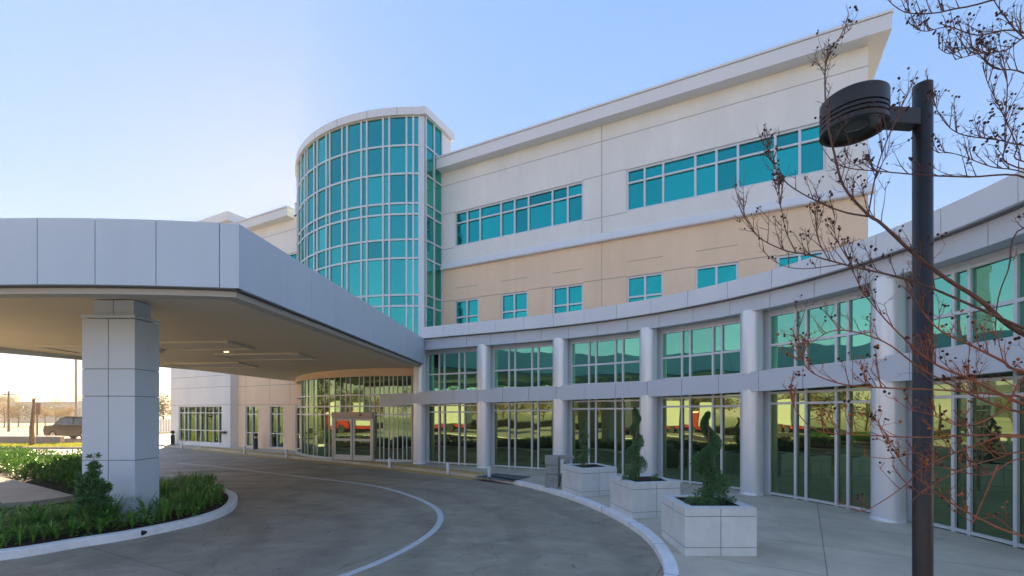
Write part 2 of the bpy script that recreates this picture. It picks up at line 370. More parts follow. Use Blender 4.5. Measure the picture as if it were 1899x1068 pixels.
def facade_window(parent, hole, vs, hs, off, gm, bw=0.085, name='window', sill=True):
    t0, t1, z0, z1 = hole
    g = MB(); e = 0.004
    cuts = [t0]+list(vs)+[t1]
    zc = sorted([z0]+[z for z in hs if z0 < z < z1]+[z1])
    for i in range(len(cuts)-1):
        for q in range(len(zc)-1):
            a = random.uniform(-0.006, 0.006); b_ = random.uniform(-0.006, 0.006)
            g.quad(FP(cuts[i], off-0.13+a, zc[q]), FP(cuts[i+1], off-0.13-a, zc[q]), FP(cuts[i+1], off-0.13+b_, zc[q+1]), FP(cuts[i], off-0.13-b_, zc[q+1]))
    w = g.build(name, M[gm], parent)
    f = MB()
    o0, o1 = off-0.118, off-0.045
    def vbar(t, wd, q=0.0):
        f.box8([FP(t-wd/2, o0, z0+e), FP(t+wd/2, o0, z0+e), FP(t+wd/2, o1+q, z0+e), FP(t-wd/2, o1+q, z0+e), FP(t-wd/2, o0, z1-e), FP(t+wd/2, o0, z1-e), FP(t+wd/2, o1+q, z1-e), FP(t-wd/2, o1+q, z1-e)])
    def hbar(z, wd, q):
        f.box8([FP(t0+e, o0, z-wd/2), FP(t1-e, o0, z-wd/2), FP(t1-e, o1+q, z-wd/2), FP(t0+e, o1+q, z-wd/2), FP(t0+e, o0, z+wd/2), FP(t1-e, o0, z+wd/2), FP(t1-e, o1+q, z+wd/2), FP(t0+e, o1+q, z+wd/2)])
    vbar(t0+bw/2+e, bw); vbar(t1-bw/2-e, bw)
    for t in vs: vbar(t, bw)
    hbar(z0+bw/2+e, bw, -0.006); hbar(z1-bw/2-e, bw, -0.006)
    for z in hs: hbar(z, bw*0.9, -0.010)
    f.build('frame', M['frame'], w)
    return w
tL, tR = TU(321), TU(1610)
win3 = [([844.7, 865.7, 889.4, 928.2, 953.5, 979.3, 1023.6, 1052.2, 1080.5]), ([1163, 1195, 1229.5, 1289.2, 1328.4, 1368.4, 1437.7, 1483.2, 1531])]
win2 = [(843.5, 865, 887), (929.5, 953, 978.2), (1025, 1052, 1081), (1163, 1196, 1229.5), (1290, 1328.5, 1369), (1441, 1483, 1530)]
H3 = [(TU(w[0]-2), TU(w[-1]+1.5), Z['s3'], Z['h3']) for w in win3]
# the same strip continues left of the tower
H3.append((TU(478), TU(551), Z['s3'], Z['h3']))
H2 = [(TU(w[0]-1), TU(w[2]+1), Z['s2'], Z['h2']) for w in win2]
H1 = [(TU(455), TU(478.5), 0.08, 2.85), (TU(500), TU(525.5), 0.08, 2.85), (TU(548), TU(556), 0.08, 2.85)]
mb = MB()
holes_wall([tL, tR], [Z['band'], Z['fbot']+0.1], H3, 0, mb, 0)
for z in (Z['j1'],): strip_t(mb, tL, tR, z, 0)
gaps = sorted([(h[0], h[1]) for h in H3])
def strips_around(z, gaps, mi, off=0, t0=tL, t1=tR, m=None):
    c = t0
    for a, b in gaps:
        if a > c: strip_t(m, c, a, z, off, mi=mi)
        c = max(c, b)
    if c < t1: strip_t(m, c, t1, z, off, mi=mi)
strips_around(Z['h3']+0.02, gaps, 1, m=mb); strips_around(Z['s3']-0.02, gaps, 1, m=mb)
for u in (1116,): strip_v(mb, TU(u), Z['band']+0.4, Z['fbot'], 0)
# side wall at the right end, back and roof
for zz0, zz1, mi in ((Z['band'], Z['fbot']+.1, 0),):
    mb.quad(FP(tR, 0, zz0), FP(tR, -14, zz0), FP(tR, -14, zz1), FP(tR, 0, zz1), mi)
    mb.quad(FP(tL, -14, zz0), FP(tR, -14, zz0), FP(tR, -14, zz1), FP(tL, -14, zz1), mi)
    mb.quad(FP(tL, 0, zz0), FP(tL, -14, zz0), FP(tL, -14, zz1), FP(tL, 0, zz1), mi)
mb.build('upper_wall', [M['wall'], M['walljoint']], block)
mb = MB()
holes_wall([tL, tR], [-0.1, Z['band']], H2+H1, 0, mb, 0)
g2 = sorted([(h[0], h[1]) for h in H2])
strips_around(Z['h2']+0.02, g2, 1, t0=TU(820), m=mb)
for w in win2[:5]: strip_t(mb, TU(w[0]), TU(w[2]), Z['h2']+0.62, 0, h=0.02)
strip_t(mb, tL, TU(560), 2.93, 0); strip_t(mb, tL, TU(560), 4.2, 0)
for u in (1116,): strip_v(mb, TU(u), 5, Z['band'], 0, w=0.02)
for u in (455, 500, 538): strip_v(mb, TU(u), 2.93, 5, 0, w=0.02)
mb.quad(FP(tR, 0, -.1), FP(tR, -14, -.1), FP(tR, -14, Z['band']), FP(tR, 0, Z['band']), 0)
mb.quad(FP(tL, -14, -.1), FP(tR, -14, -.1), FP(tR, -14, Z['band']), FP(tL, -14, Z['band']), 0)
mb.quad(FP(tL, 0, -.1), FP(tL, -14, -.1), FP(tL, -14, Z['band']), FP(tL, 0, Z['band']), 0)
mb.build('lower_wall', [M['beige'], M['beigejoint']], block)
for w, h in zip(win3, H3):
    facade_window(block, h, [TU(x) for x in w[1:-1]], [h[2]+(h[3]-h[2])*0.68], 0, 'g_up')
h = H3[2]; facade_window(block, h, [h[0]+(h[1]-h[0])*k for k in (.2, .4, .6, .8)], [h[2]+(h[3]-h[2])*0.68], 0, 'g_up')
for w, h in zip(win2, H2): facade_window(block, h, [TU(w[1])], [7.22, 6.95-.6], 0, 'g_up')
for h in H1: facade_window(block, h, [(h[0]+h[1])/2] if h is not H1[2] else [], [2.3, 1.02], 0, 'g_low', bw=0.07)
# moulded band between the two renders
mb = MB()
def extr_t(mb, prof, t0, t1, mi=0):
    n = len(prof)
    vs = [FP(t0, o, z) for o, z in prof]+[FP(t1, o, z) for o, z in prof]
    fs = [(i, (i+1) % n, (i+1) % n+n, i+n) for i in range(n)]+[tuple(range(n)), tuple(reversed(range(n, 2*n)))]
    mb.add(vs, fs, mi)
extr_t(mb, [(0.003, 9.70), (0.15, 9.71), (0.175, 9.74), (0.175, 9.80), (0.09, 10.02), (0.04, 10.07), (0.003, 10.08)], TU(560), tR+0.17)
extr_t(mb, [(0.003, 9.70), (0.15, 9.71), (0.175, 9.74), (0.175, 9.80), (0.09, 10.02), (0.04, 10.07), (0.003, 10.08)], tL, TU(548))
mb.build('moulding', M['cornice'], block)
# cornice: fascia, coping line and soffit, wrapping round the right end
def corn(mb, out, z0, z1, back=-14.0, mi=0, inn=0.0):
    pts_o = [FP(TU(560), out, 0), FP(tR+out, out, 0), FP(tR+out, back, 0)]
    pts_i = [FP(TU(560), inn, 0), FP(tR+inn, inn, 0), FP(tR+inn, back, 0)]
    mb.band([(p.x, p.y) for p in pts_o], [(p.x, p.y) for p in pts_i], z0, z1, mi)
    a, b = FP(tL, out, 0), FP(TU(546), out, 0); c, d = FP(tL, inn, 0), FP(TU(546), inn, 0)
    mb.band([(a.x, a.y), (b.x, b.y)], [(c.x, c.y), (d.x, d.y)], z0, z1, mi)
mb = MB()
corn(mb, 0.52, Z['fbot'], Z['top']-0.10)
corn(mb, 0.56, Z['top']-0.085, Z['top'])
corn(mb, 0.505, Z['top']-0.1, Z['top']-0.085, mi=1)
a, b, c, d = FP(tL, -.1, Z['top']-.3), FP(tR, -.1, Z['top']-.3), FP(tR, -14, Z['top']-.3), FP(tL, -14, Z['top']-.3)
mb.quad(a, b, c, d, 2)
mb.build('cornice', [M['cornice'], M['joint'], M['reveal']], block)

# grey projecting block at the far left
t0g, t1g = TU(317, .5), TU(427, .5)
gblock = thing('projecting_stair_block', FP((t0g+t1g)/2, 0.5, 0), 'pale grey projecting block with wide gridded window at the far left of the building', 'building')
mb = MB()
hg = (TU(331, .5), TU(411, .5), 0.22, 2.88)
holes_wall([t0g, t1g], [-.1, 15.6], [hg], 0.5, mb, 0)
mb.quad(FP(t1g, 0.5, -.1), FP(t1g, 0.002, -.1), FP(t1g, 0.002, 15.6), FP(t1g, 0.5, 15.6), 0)
mb.quad(FP(t1g, 0.002, 15.4), FP(t1g, -5, 15.4), FP(t1g, -5, 15.6), FP(t1g, 0.002, 15.6), 0)
mb.quad(FP(t0g, 0.5, -.1), FP(t0g, -9, -.1), FP(t0g, -9, 15.6), FP(t0g, 0.5, 15.6), 0)
for z in (2.95, 4.2, 5.0, 8.1, 10.8, 12.6, 14.0): strip_t(mb, t0g, t1g, z, 0.5)
mb.build('wall', [M['wall'], M['walljoint']], gblock)
facade_window(gblock, hg, [TU(x, .5) for x in (341, 348, 362, 371, 380, 394, 404)], [2.38, 1.12], 0.5, 'g_low', bw=0.07)
mb = MB()
pts_o = [FP(t0g-.2, .8, 0), FP(t1g+.15, .8, 0), FP(t1g+.15, -5, 0)]; pts_i = [FP(t0g-.2, .3, 0), FP(t1g-.2, .3, 0), FP(t1g-.2, -5, 0)]
mb.band([(p.x, p.y) for p in pts_o], [(p.x, p.y) for p in pts_i], 15.5, 16.1)
mb.build('cornice', M['cornice'], gblock)
mb = MB()
pz = FP(TU(413, .5)+.25, .5, .95)
mb.bar(pz, pz+NO*0.28, 0.09, 0.09, (0, 0, 1)); mb.bar(pz+NO*0.18-D*0.18, pz+NO*0.18+D*0.35, 0.16, 0.16, (0, 0, 1))
mb.build('wall_standpipe', M['black'], gblock)

# ------------------------------------------------------------------ GLASS TOWER
TC = Vector((-4.82, 31.09, 0)); TR = 8.89
def TP(a, r=TR, z=0.0): return Vector((TC.x+r*math.sin(a), TC.y-r*math.cos(a), z))
def TA(u, r=TR):
    k = (u-CX)/F_; dx, dy = k, 1.0
    A = dx*dx+dy*dy; B = -2*(dx*TC.x+dy*TC.y); C = TC.x**2+TC.y**2-r*r
    disc = max(B*B-4*A*C, 0); s = (-B-math.sqrt(disc))/(2*A)
    x, y = dx*s-TC.x, dy*s-TC.y
    return math.atan2(x, -y)
aR = TA(777); aL = -R(98)
tower = thing('glass_tower', TP(0, TR, 0), 'round glass tower of teal panes with a white roof rim above the entrance', 'tower')
us = [766.7, 754.3, 722.4, 711, 681, 670.8, 644.7, 635.4, 612.7, 606.3, 589.5, 583.5, 571, 566.5, 559.6]
angs = [TA(u) for u in us]
a = angs[-1]; step = [angs[3]-angs[5], angs[2]-angs[3]]; step = [abs(angs[4]-angs[3]), abs(angs[3]-angs[2])]
k = 0
while a > aL+0.1:
    a -= step[k % 2]; angs.append(a); k += 1
rings = [16.84, 15.43, 14.05, 12.61, 12.08, 10.84, 9.93, 8.14, 7.60, 5.7]
rings_low = [4.17, 3.27, 2.71, 2.30]
aCol = TA(766); aD0, aD1 = TA(621.5), TA(694.5)
def subdiv(a0, a1, n=3): return [a0+(a1-a0)*i/n for i in range(n+1)]
g = MB()
cuts = [aR]+angs+[aL]
zr = [16.9]+rings[1:-1]+[5.0]
for i in range(len(cuts)-1):
    for j in range(len(zr)-1):
        tw = random.uniform(-.008, .008); tv = random.uniform(-.008, .008)
        g.quad(TP(cuts[i+1], TR+tw+tv, zr[j+1]), TP(cuts[i], TR-tw+tv, zr[j+1]), TP(cuts[i], TR-tw-tv, zr[j]), TP(cuts[i+1], TR+tw-tv, zr[j]))
g.build('glazing', M['g_tower'], tower)
f = MB()
def arcband(f, a0, a1, r0, r1, z0, z1, n=40, mi=0):
    aa = [a0+(a1-a0)*i/n for i in range(n+1)]
    f.band([TP(a, r1)[:2] for a in aa], [TP(a, r0)[:2] for a in aa], z0, z1, mi)
for z in rings[1:-1]: arcband(f, aR, aL, TR-.02, TR+.045, z-.045, z+.045)
for a in angs:
    p = TP(a, TR-.03); n_ = (TP(a, TR+1)-TP(a, TR)).normalized()
    f.bar(Vector((p.x, p.y, 5.0)), Vector((p.x, p.y, 16.84)), 0.085, 0.085, n_)
f.build('mullions', M['frame'], tower)
# pillar at the corner and the flat side pane
Q0 = TP(TA(777)); Q1r = (787-CX)/F_
Q1 = Vector((Q1r*Q0.y, Q0.y, 0))
PN = -NO
sd = ((19.1-(Q1.x*0.4667+Q1.y*0.8844)))
Q2 = Q1+PN*sd
mb = MB()
mb.prism([(Q0.x-.02, Q0.y-.06), (Q1.x, Q1.y-.05), (Q1.x+.03, Q1.y+.12), (Q0.x, Q0.y+.2)], 5.0, 16.84)
mb.build('corner_pillar', M['frame'], tower)
g = MB()
def up(p, z): return Vector((p.x, p.y, z))
for j in range(len(zr)-1):
    for k0, k1 in ((0, .5), (.5, 1)): g.quad(up(Q1.lerp(Q2, k0), zr[j+1]), up(Q1.lerp(Q2, k1), zr[j+1]), up(Q1.lerp(Q2, k1), zr[j]), up(Q1.lerp(Q2, k0), zr[j]))
g.build('side_glazing', M['g_tower'], tower)
f = MB(); sn = Vector((PN.y, -PN.x, 0))
for k in (0.06, 0.5, 0.95):
    p = Q1.lerp(Q2, k)-sn*0.01
    f.bar(up(p, 5), up(p, 16.84), 0.08, 0.07, sn)
for z in rings[1:-1]:
    f.bar(up(Q1-sn*.01, z), up(Q2-sn*.01, z), 0.08, 0.066, sn)
f.build('side_mullions', M['frame'], tower)
mb = MB()
Q3 = Q2+PN*0.75
mb.band([(Q2.x, Q2.y), (Q3.x, Q3.y)], [(Q2.x-.4*sn.x, Q2.y-.4*sn.y), (Q3.x-.4*sn.x, Q3.y-.4*sn.y)], 14.0, 16.84)
mb.build('return_wall', M['panel'], tower)
# rim
mb = MB()
aa = [aL+(aR-aL)*i/60 for i in range(61)]
outer = [TP(a, TR+.14) for a in aa]+[Q1+Vector((0.0, -.17, 0))+sn*.12, Q3+sn*.14+PN*.15]
inner = [TP(a, TR-.5) for a in aa]+[Q1-sn*.5+PN*.4, Q3-sn*.5+PN*.15]
segs = [0, 9, 18, 27, 36, 44, 52, 61, 62]
mb.band([p[:2] for p in outer], [p[:2] for p in inner], 16.86, 17.23)
ri = [TP(a, TR+.155) for a in aa]
for i in (9, 18, 27, 36, 43, 50, 56): 
    p = TP(aa[i], TR+.14); n_ = (TP(aa[i], TR+1)-TP(aa[i], TR)).normalized()
    mb.bar(up(p, 16.87), up(p, 17.22), 0.02, 0.004, n_, 1)
mb.build('roof_rim', [M['panel'], M['joint']], tower)
mb = MB()
arcband(mb, aR, aL, TR-.05, TR+.05, 16.80, 16.858, 50)
mb.build('rim_trim', M['trim'], tower)
mb = MB(); aa2 = aa[::2]
mb.prism([TP(a, TR-.4)[:2] for a in aa2]+[(Q3.x-.4, Q3.y)], 16.9, 17.1)
mb.build('roof', M['reveal'], tower)

# entrance below the tower (same curve)
entry = thing('entrance_screen', TP(TA(690), TR, 0), 'curved glazed entrance screen with sliding doors under the canopy', 'entrance')
eu = [764, 754.5, 747, 737.5, 729.5, 721.5, 712, 704.5, 695]
eu_l = [621, 611, 603, 589, 582, 571.5, 566, 560]
acut = [TA(764)]+[TA(u) for u in eu[1:-1]]+[aD1, aD0]+[TA(u) for u in eu_l[1:]]+[aL+.25]
g = MB()
for i in range(len(acut)-1):
    zb = 2.34 if acut[i] == aD1 else 0.0
    n = 4 if zb else 1
    aa2 = subdiv(acut[i], acut[i+1], n)
    for j in range(n):
        tw = random.uniform(-.006, .006)
        g.quad(TP(aa2[j+1], TR+tw, zb), TP(aa2[j], TR-tw, zb), TP(aa2[j], TR-tw, 4.2), TP(aa2[j+1], TR+tw, 4.2))
g.build('glazing', M['g_low'], entry)
f = MB()
top_extra = [TA(u) for u in (686.5, 675, 667, 650, 642, 632)]
for a in acut[:-1]+top_extra:
    zb = 2.4 if a in top_extra else 0.02
    p = TP(a, TR-.02); n_ = (TP(a, TR+1)-TP(a, TR)).normalized()
    f.bar(up(p, zb), up(p, 4.17), 0.046, 0.05, n_)
for z in rings_low[1:]:
    if z < 2.5:
        arcband(f, TA(765), aD1, TR-.02, TR+.06, z-.035, z+.035, 10); arcband(f, aD0, aL+.25, TR-.02, TR+.06, z-.035, z+.035, 24)
    else: arcband(f, TA(765), aL+.25, TR-.02, TR+.06, z-.035, z+.035, 40)
arcband(f, TA(765), aD1, TR-.02, TR+.08, 0.0, .11, 10); arcband(f, aD0, aL+.25, TR-.02, TR+.08, 0.0, .11, 24)
f.build('frame', M['frame'], entry)
mb = MB(); arcband(mb, TA(769), aL+.2, TR-.3, TR+.1, 4.18, 5.0, 40)
mb.build('head_wall', M['beige'], entry)
# door: header box and two leaves on the chord
d0, d1 = TP(aD0, TR+.05), TP(aD1, TR+.05)
dd = (d1-d0); dl = dd.length; dd.normalize(); dn = Vector((dd.y, -dd.x, 0))
def DP(s, o, z): return d0+dd*s+dn*o+Vector((0, 0, z))
def dbox(mb, s0, s1, o0, o1, z0, z1, mi=0):
    mb.box8([DP(s0, o1, z0), DP(s1, o1, z0), DP(s1, o0, z0), DP(s0, o0, z0), DP(s0, o1, z1), DP(s1, o1, z1), DP(s1, o0, z1), DP(s0, o0, z1)], mi)
mb = MB(); dbox(mb, 0, dl, -.1, .20, 2.12, 2.42); dbox(mb, 0.05, dl-.05, .201, .21, 2.16, 2.2, 1)
sx = dl*.74; dbox(mb, sx-.05, sx+.05, .201, .25, 2.24, 2.32, 2)
mb.build('door_header', [M['beigemetal'], M['trim'], M['black']], entry)
for s0, s1 in ((0.06, dl*.5-.04), (dl*.5+.04, dl-.06)):
    mb = MB()
    dbox(mb, s0, s0+.09, .02, .1, .02, 2.1); dbox(mb, s1-.09, s1, .02, .1, .02, 2.1)
    dbox(mb, s0+.092, s1-.092, .025, .098, .02, .28); dbox(mb, s0+.092, s1-.092, .025, .098, 2.0, 2.1); dbox(mb, s0+.092, s1-.092, .025, .098, .98, 1.1)
    lf = mb.build('door_leaf', M['door'], entry)
    mb = MB(); mb.quad(DP(s0+.05, .06, .2), DP(s1-.05, .06, .2), DP(s1-.05, .06, 2.05), DP(s0+.05, .06, 2.05)); mb.build('pane', M['g_low'], lf)
for q_ in ((dl*.5-.035, dl*.5+.035, .0, .05), (-.05, .055, -.05, .12), (dl-.055, dl+.05, -.05, .12)):
    mb = MB(); dbox(mb, *q_, 0.02, 2.11); mb.build('door_jamb', M['steel'], entry)

# ------------------------------------------------------------------ CURVED WING
led = [(784, 627.4), (920, 615.5), (1021, 605.3), (1160, 588.8), (1263, 569.9), (1345, 554.8), (1443, 531.3), (1525.5, 508.6), (1608, 483.9), (1723, 439.3), (1822, 402.2), (1899, 373)]
KW = 2.87
pts = np.array([((u-CX)/F_*(1000/(HZ-v))*KW, 1000/(HZ-v)*KW) for u, v in led])
ch = np.r_[0, np.cumsum(np.hypot(*np.diff(pts, axis=0).T))]
px = np.polyfit(ch, pts[:, 0], 4); py = np.polyfit(ch, pts[:, 1], 4)
ss = np.linspace(0, ch[-1], 160)
bx, by = np.polyval(px, ss), np.polyval(py, ss)
tx, ty = bx[-1]-bx[-4], by[-1]-by[-4]; n_ = math.hypot(tx, ty); tx /= n_; ty /= n_
ex = []
x, y, hd = bx[-1], by[-1], math.atan2(ty, tx)
for i in range(40):
    hd -= 0.012; x += math.cos(hd)*.13; y += math.sin(hd)*.13; ex.append((x, y))
tx0, ty0 = bx[0]-bx[5], by[0]-by[5]; n_ = math.hypot(tx0, ty0)
pre = [(bx[0]+tx0/n_*k*.13, by[0]+ty0/n_*k*.13) for k in range(30, 0, -1)]
WP = np.array(pre+list(zip(bx, by))+ex)
WS = np.r_[0, np.cumsum(np.hypot(*np.diff(WP, axis=0).T))]
WT = np.gradient(WP, axis=0); WT /= np.hypot(*WT.T)[:, None]
WN = np.c_[-WT[:, 1], WT[:, 0]]     # towards the building
def WXY(s, off=0.0):
    x = np.interp(s, WS, WP[:, 0]); y = np.interp(s, WS, WP[:, 1])
    nx = np.interp(s, WS, WN[:, 0]); ny = np.interp(s, WS, WN[:, 1])
    return (float(x+nx*off), float(y+ny*off))
def WU(u, off=0.0):
    q = np.array([WXY(s, off) for s in WS]); uu = CX+F_*q[:, 0]/np.maximum(q[:, 1], .3)
    lim = int(np.argmax(q[:, 1] < 3.0)) or len(uu)
    return float(np.interp(u, uu[:lim], WS[:lim]))
def WR(s0, s1, off, step=0.35):
    n = max(2, int((s1-s0)/step)+1)
    return [WXY(s0+(s1-s0)*i/(n-1), off) for i in range(n)]
SE = WS[-1]; sJ = WU(781)
# levels that drift slightly along the curve (measured)
def lev(meas, off):
    s = []; z = []
    for u, v in meas:
        q = WU(u, off); p = WXY(q, off); s.append(q); z.append(CH+(HZ-v)/F_*p[1])
    c = np.polyfit(s, z, 1)
    return lambda q: float(np.polyval(c, q))
OF_FR, OF_SP, OF_G, OF_C, CR = 0.22, 0.20, 0.80, 0.48, 0.31
zsb = lev([(905, 745), (1160, 740), (1374, 728.5), (1620, 708.5), (1759, 695), (1899, 688)], OF_SP)
zst = lev([(920, 720), (1185, 709), (1374, 690.4), (1611, 660), (1899, 623)], OF_SP)
zfb = lev([(784, 649), (920, 638), (1160, 617), (1345, 589.5), (1443, 564), (1608, 525), (1723, 488.7), (1899, 433.6)], OF_FR)
zpt = lev([(920, 592), (1228, 552.4), (1391, 510.7), (1620, 437), (1723, 392), (1867, 329)], 0)
zle = lev(led, 0)
wing = thing('curved_wing', (*WXY(WU(1200), .5), 0), 'curved two storey white wing with round columns and green glazing', 'building')
def panels(name, s0, s1, off, z0, z1, mat, pitch=1.22, th=0.12, parent=wing, jog=0.0, gap=0.014):
    mb = MB()
    n = max(1, int(round((s1-s0)/pitch)))
    for i in range(n):
        a, b = s0+(s1-s0)*i/n+gap/2, s0+(s1-s0)*(i+1)/n-gap/2
        o, q = WR(a, b, off), WR(a, b, off+th)
        k = [a+(b-a)*j/(len(o)-1) for j in range(len(o))]
        mb.band(o, q, [z0(x) for x in k], [z1(x) for x in k])
    o, q = WR(s0+.02, s1-.02, off+.02), WR(s0+.02, s1-.02, off+th-.02)
    k = [s0+.02+(s1-s0-.04)*j/(len(o)-1) for j in range(len(o))]
    mb.band(o, q, [z0(x)+.008 for x in k], [z1(x)-.008 for x in k], 1)
    return mb.build(name, [M[mat], M['joint']], parent)
zf = lambda c: (lambda s: c(s) if callable(c) else c)
panels('parapet', sJ-.05, SE, 0.0, zle, zpt, 'panel', 1.30)
panels('frieze', sJ-.05, SE, OF_FR, zfb, lambda s: zle(s)-.02, 'panel2', 1.18)
# underside of the parapet, roof
mb = MB()
o, q = WR(sJ, SE, 0.10), WR(sJ, SE, 0.6); k = [sJ+(SE-sJ)*j/(len(o)-1) for j in range(len(o))]
mb.band(o, q, [zle(x)-.015 for x in k], [zle(x)+.03 for x in k])
o, q = WR(sJ, SE, 0.13), WR(sJ, SE, 5.5)
mb.band(o, q, [zpt(x)-.22 for x in k], [zpt(x)-.15 for x in k])
mb.build('roof', M['reveal'], wing)
sTail = WU(690, OF_SP)
panels('spandrel', sTail, SE, OF_SP, zsb, zst, 'panel2', 1.24, th=.14)
mb = MB()
o, q = WR(sTail+.05, SE, OF_SP+.141), WR(sTail+.05, SE, OF_G+.02); k = [sTail+.05+(SE-sTail-.05)*j/(len(o)-1) for j in range(len(o))]
mb.band(o, q, [zsb(x)+.05 for x in k], [zsb(x)+.12 for x in k])
mb.band(o, q, [zst(x)-.09 for x in k], [zst(x)-.02 for x in k], 1)
o, q = WR(sJ, SE, OF_FR+.121), WR(sJ, SE, OF_G+.02); k = [sJ+(SE-sJ)*j/(len(o)-1) for j in range(len(o))]
mb.band(o, q, [zfb(x)+.04 for x in k], [zfb(x)+.12 for x in k])
mb.build('soffit', [M['panel2'], M['panel']], wing)
# columns
colu = [778, 897, 1039, 1202.5, 1394, 1647]
cs = [WU(u, OF_C) for u in colu]
dS = cs[-1]-cs[-2]
cs.append(cs[-1]+dS*0.985)
for i, s in enumerate(cs):
    x, y = WXY(s, OF_C)
    mb = MB()
    mb.lathe([(CR, -.02), (CR, zsb(s)+.06)], (x, y, 0), 36)
    mb.lathe([(CR+.02, -.02), (CR+.02, .06), (CR+.001, .075)], (x, y, 0), 36)
    mb.lathe([(CR, zst(s)-.05), (CR, zfb(s)+.05)], (x, y, 0), 36)
    c = mb.build('column', M['column'], wing)
# bays
def wbar_v(f, s, z0, z1, off, w=0.062, d=0.06):
    a = WXY(s, off); t = WXY(s+.01, off); tn = Vector((t[0]-a[0], t[1]-a[1], 0)).normalized(); n_ = Vector((tn.y, -tn.x, 0))
    f.bar(Vector((*a, z0)), Vector((*a, z1)), w, d, n_)
def wbar_h(f, s0, s1, z, off, w=0.075, d=0.10):
    f.band(WR(s0, s1, off-d), WR(s0, s1, off), z-w/2, z+w/2)
for i in range(len(cs)-1):
    w_ = CR+.10
    s0, s1 = cs[i]+w_*.80, cs[i+1]-w_*.80
    if i == 0: s0 = WU(790, OF_G)
    Ls = s1-s0
    sh = [0.265, 0.365, 0.635, 0.735]
    sv = [s0+Ls*k for k in sh]
    sm = (s0+s1)/2
    zt, zb = zfb(sm)-.02, zst(sm)-.02
    mid = zb+(zt-zb)*0.44
    # upper window
    g = MB(); cut = [s0]+sv+[s1]
    for j in range(5):
        a, b = WXY(cut[j], OF_G), WXY(cut[j+1], OF_G)
        g.quad((*a, zb), (*b, zb), (*b, zt+.06), (*a, zt+.06))
    w = g.build('window', M['g_wing'], wing)
    f = MB()
    for s in [s0+.03]+sv+[s1-.03]: wbar_v(f, s, zb+.002, zt+.05, OF_G-.005)
    for z in (zb+.05, mid, zt-.10): wbar_h(f, s0, s1, z, OF_G-.005, w=.07, d=.053)
    f.band(WR(s0, s1, OF_G-.05), WR(s0, s1, OF_G-.002), zt-.061, zt+.05)
    f.build('frame', M['frame'], w)
    # ground floor storefront
    zt, zb = zsb(sm)+.05, 0.0
    g = MB()
    for j in range(5):
        a, b = WXY(cut[j], OF_G), WXY(cut[j+1], OF_G)
        tw = random.uniform(-.006, .006)
        g.quad((*a, zb), (*b, zb), (b[0]+tw, b[1]+tw, zt), (a[0]+tw, a[1]+tw, zt))
    w = g.build('storefront_window', M['g_low'], wing)
    f = MB()
    for s in [s0+.03]+sv+[s1-.03]: wbar_v(f, s, zb+.002, zt, OF_G-.012)
    for z in (zb+.06, zt-.42, zt-.12): wbar_h(f, s0, s1, z, OF_G-.012, w=.062, d=.052)
    f.build('frame', M['frame'], w)
    # wall pier behind the column
mb = MB()
for i, s in enumerate(cs):
    a0 = s-(CR+.10)*.82; a1 = s+(CR+.10)*.82
    if i == 0: a0 = s-.15
    mb.band(WR(a0, a1, OF_G-.03, .12), WR(a0, a1, OF_G+.4, .12), -.05, zle(s)-.1)
mb.build('pier_wall', M['panel2'], wing)
mb = MB()
mb.band(WR(cs[0], SE, OF_G+.42), WR(cs[0], SE, 4.8), -.05, 0.02)
mb.build('floor_slab', M['reveal'], wing)

# ------------------------------------------------------------------ CANOPY
canopy = thing('entrance_canopy', (-8.3, 9.7, 0), 'large flat drive-through canopy of blue-grey metal panels on a square pier', 'canopy')
Cc = Vector((-4.92, 8.2, 0)); Jc = Vector((-4.06, 20.75, 0))
AC = Vector((-8.1, 27.95, 0)); AR = (Cc-AC).length
a0 = math.atan2(Cc.x-AC.x, -(Cc.y-AC.y)); a1 = math.atan2(-20.0+8.1, 27.95-11.9)
def AP(a, r): return Vector((AC.x+r*math.sin(a), AC.y-r*math.cos(a), 0))
L1 = Vector((-13.85, 28.9, 0)); L0 = AP(a1, AR)
zb, zt = 4.64, 5.80
# joints on the front at measured places
ju = [407, 289, 176, 69]
ja = []
for u in ju:
    best = min((abs(CX+F_*AP(a, AR).x/AP(a, AR).y-u), a) for a in np.linspace(a0, a1, 3000)); ja.append(best[1])
st = ja[-1]-ja[-2]
while ja[-1]+st > a1+.02: ja.append(ja[-1]+st)
cut = [a0]+ja+[a1]
mb = MB(); gp = 0.007/AR
for i in range(len(cut)-1):
    b0 = cut[i]-(gp if i else 0); b1 = cut[i+1]+gp
    n = 4; aa = [b0+(b1-b0)*j/n for j in range(n+1)]
    mb.band([AP(a, AR)[:2] for a in aa], [AP(a, AR-.1)[:2] for a in aa], zb, zt)
aa = [a0+(a1-a0)*j/30 for j in range(31)]
mb.band([AP(a, AR-.012)[:2] for a in aa], [AP(a, AR-.09)[:2] for a in aa], zb+.01, zt-.01, 1)
sdv = (Jc-Cc).normalized(); sinn = Vector((-sdv.y, sdv.x, 0))
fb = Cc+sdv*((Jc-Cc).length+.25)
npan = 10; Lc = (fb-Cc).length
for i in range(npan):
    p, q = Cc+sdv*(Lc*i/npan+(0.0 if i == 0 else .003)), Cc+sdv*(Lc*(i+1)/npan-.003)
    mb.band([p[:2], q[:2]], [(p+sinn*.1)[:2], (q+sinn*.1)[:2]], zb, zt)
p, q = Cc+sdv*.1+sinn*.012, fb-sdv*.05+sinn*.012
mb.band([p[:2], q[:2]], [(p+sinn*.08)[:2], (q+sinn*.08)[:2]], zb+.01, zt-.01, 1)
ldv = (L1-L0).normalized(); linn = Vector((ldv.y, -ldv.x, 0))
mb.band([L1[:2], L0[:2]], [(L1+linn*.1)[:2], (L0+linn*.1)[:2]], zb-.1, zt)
mb.build('fascia', [M['canopy'], M['joint']], canopy)
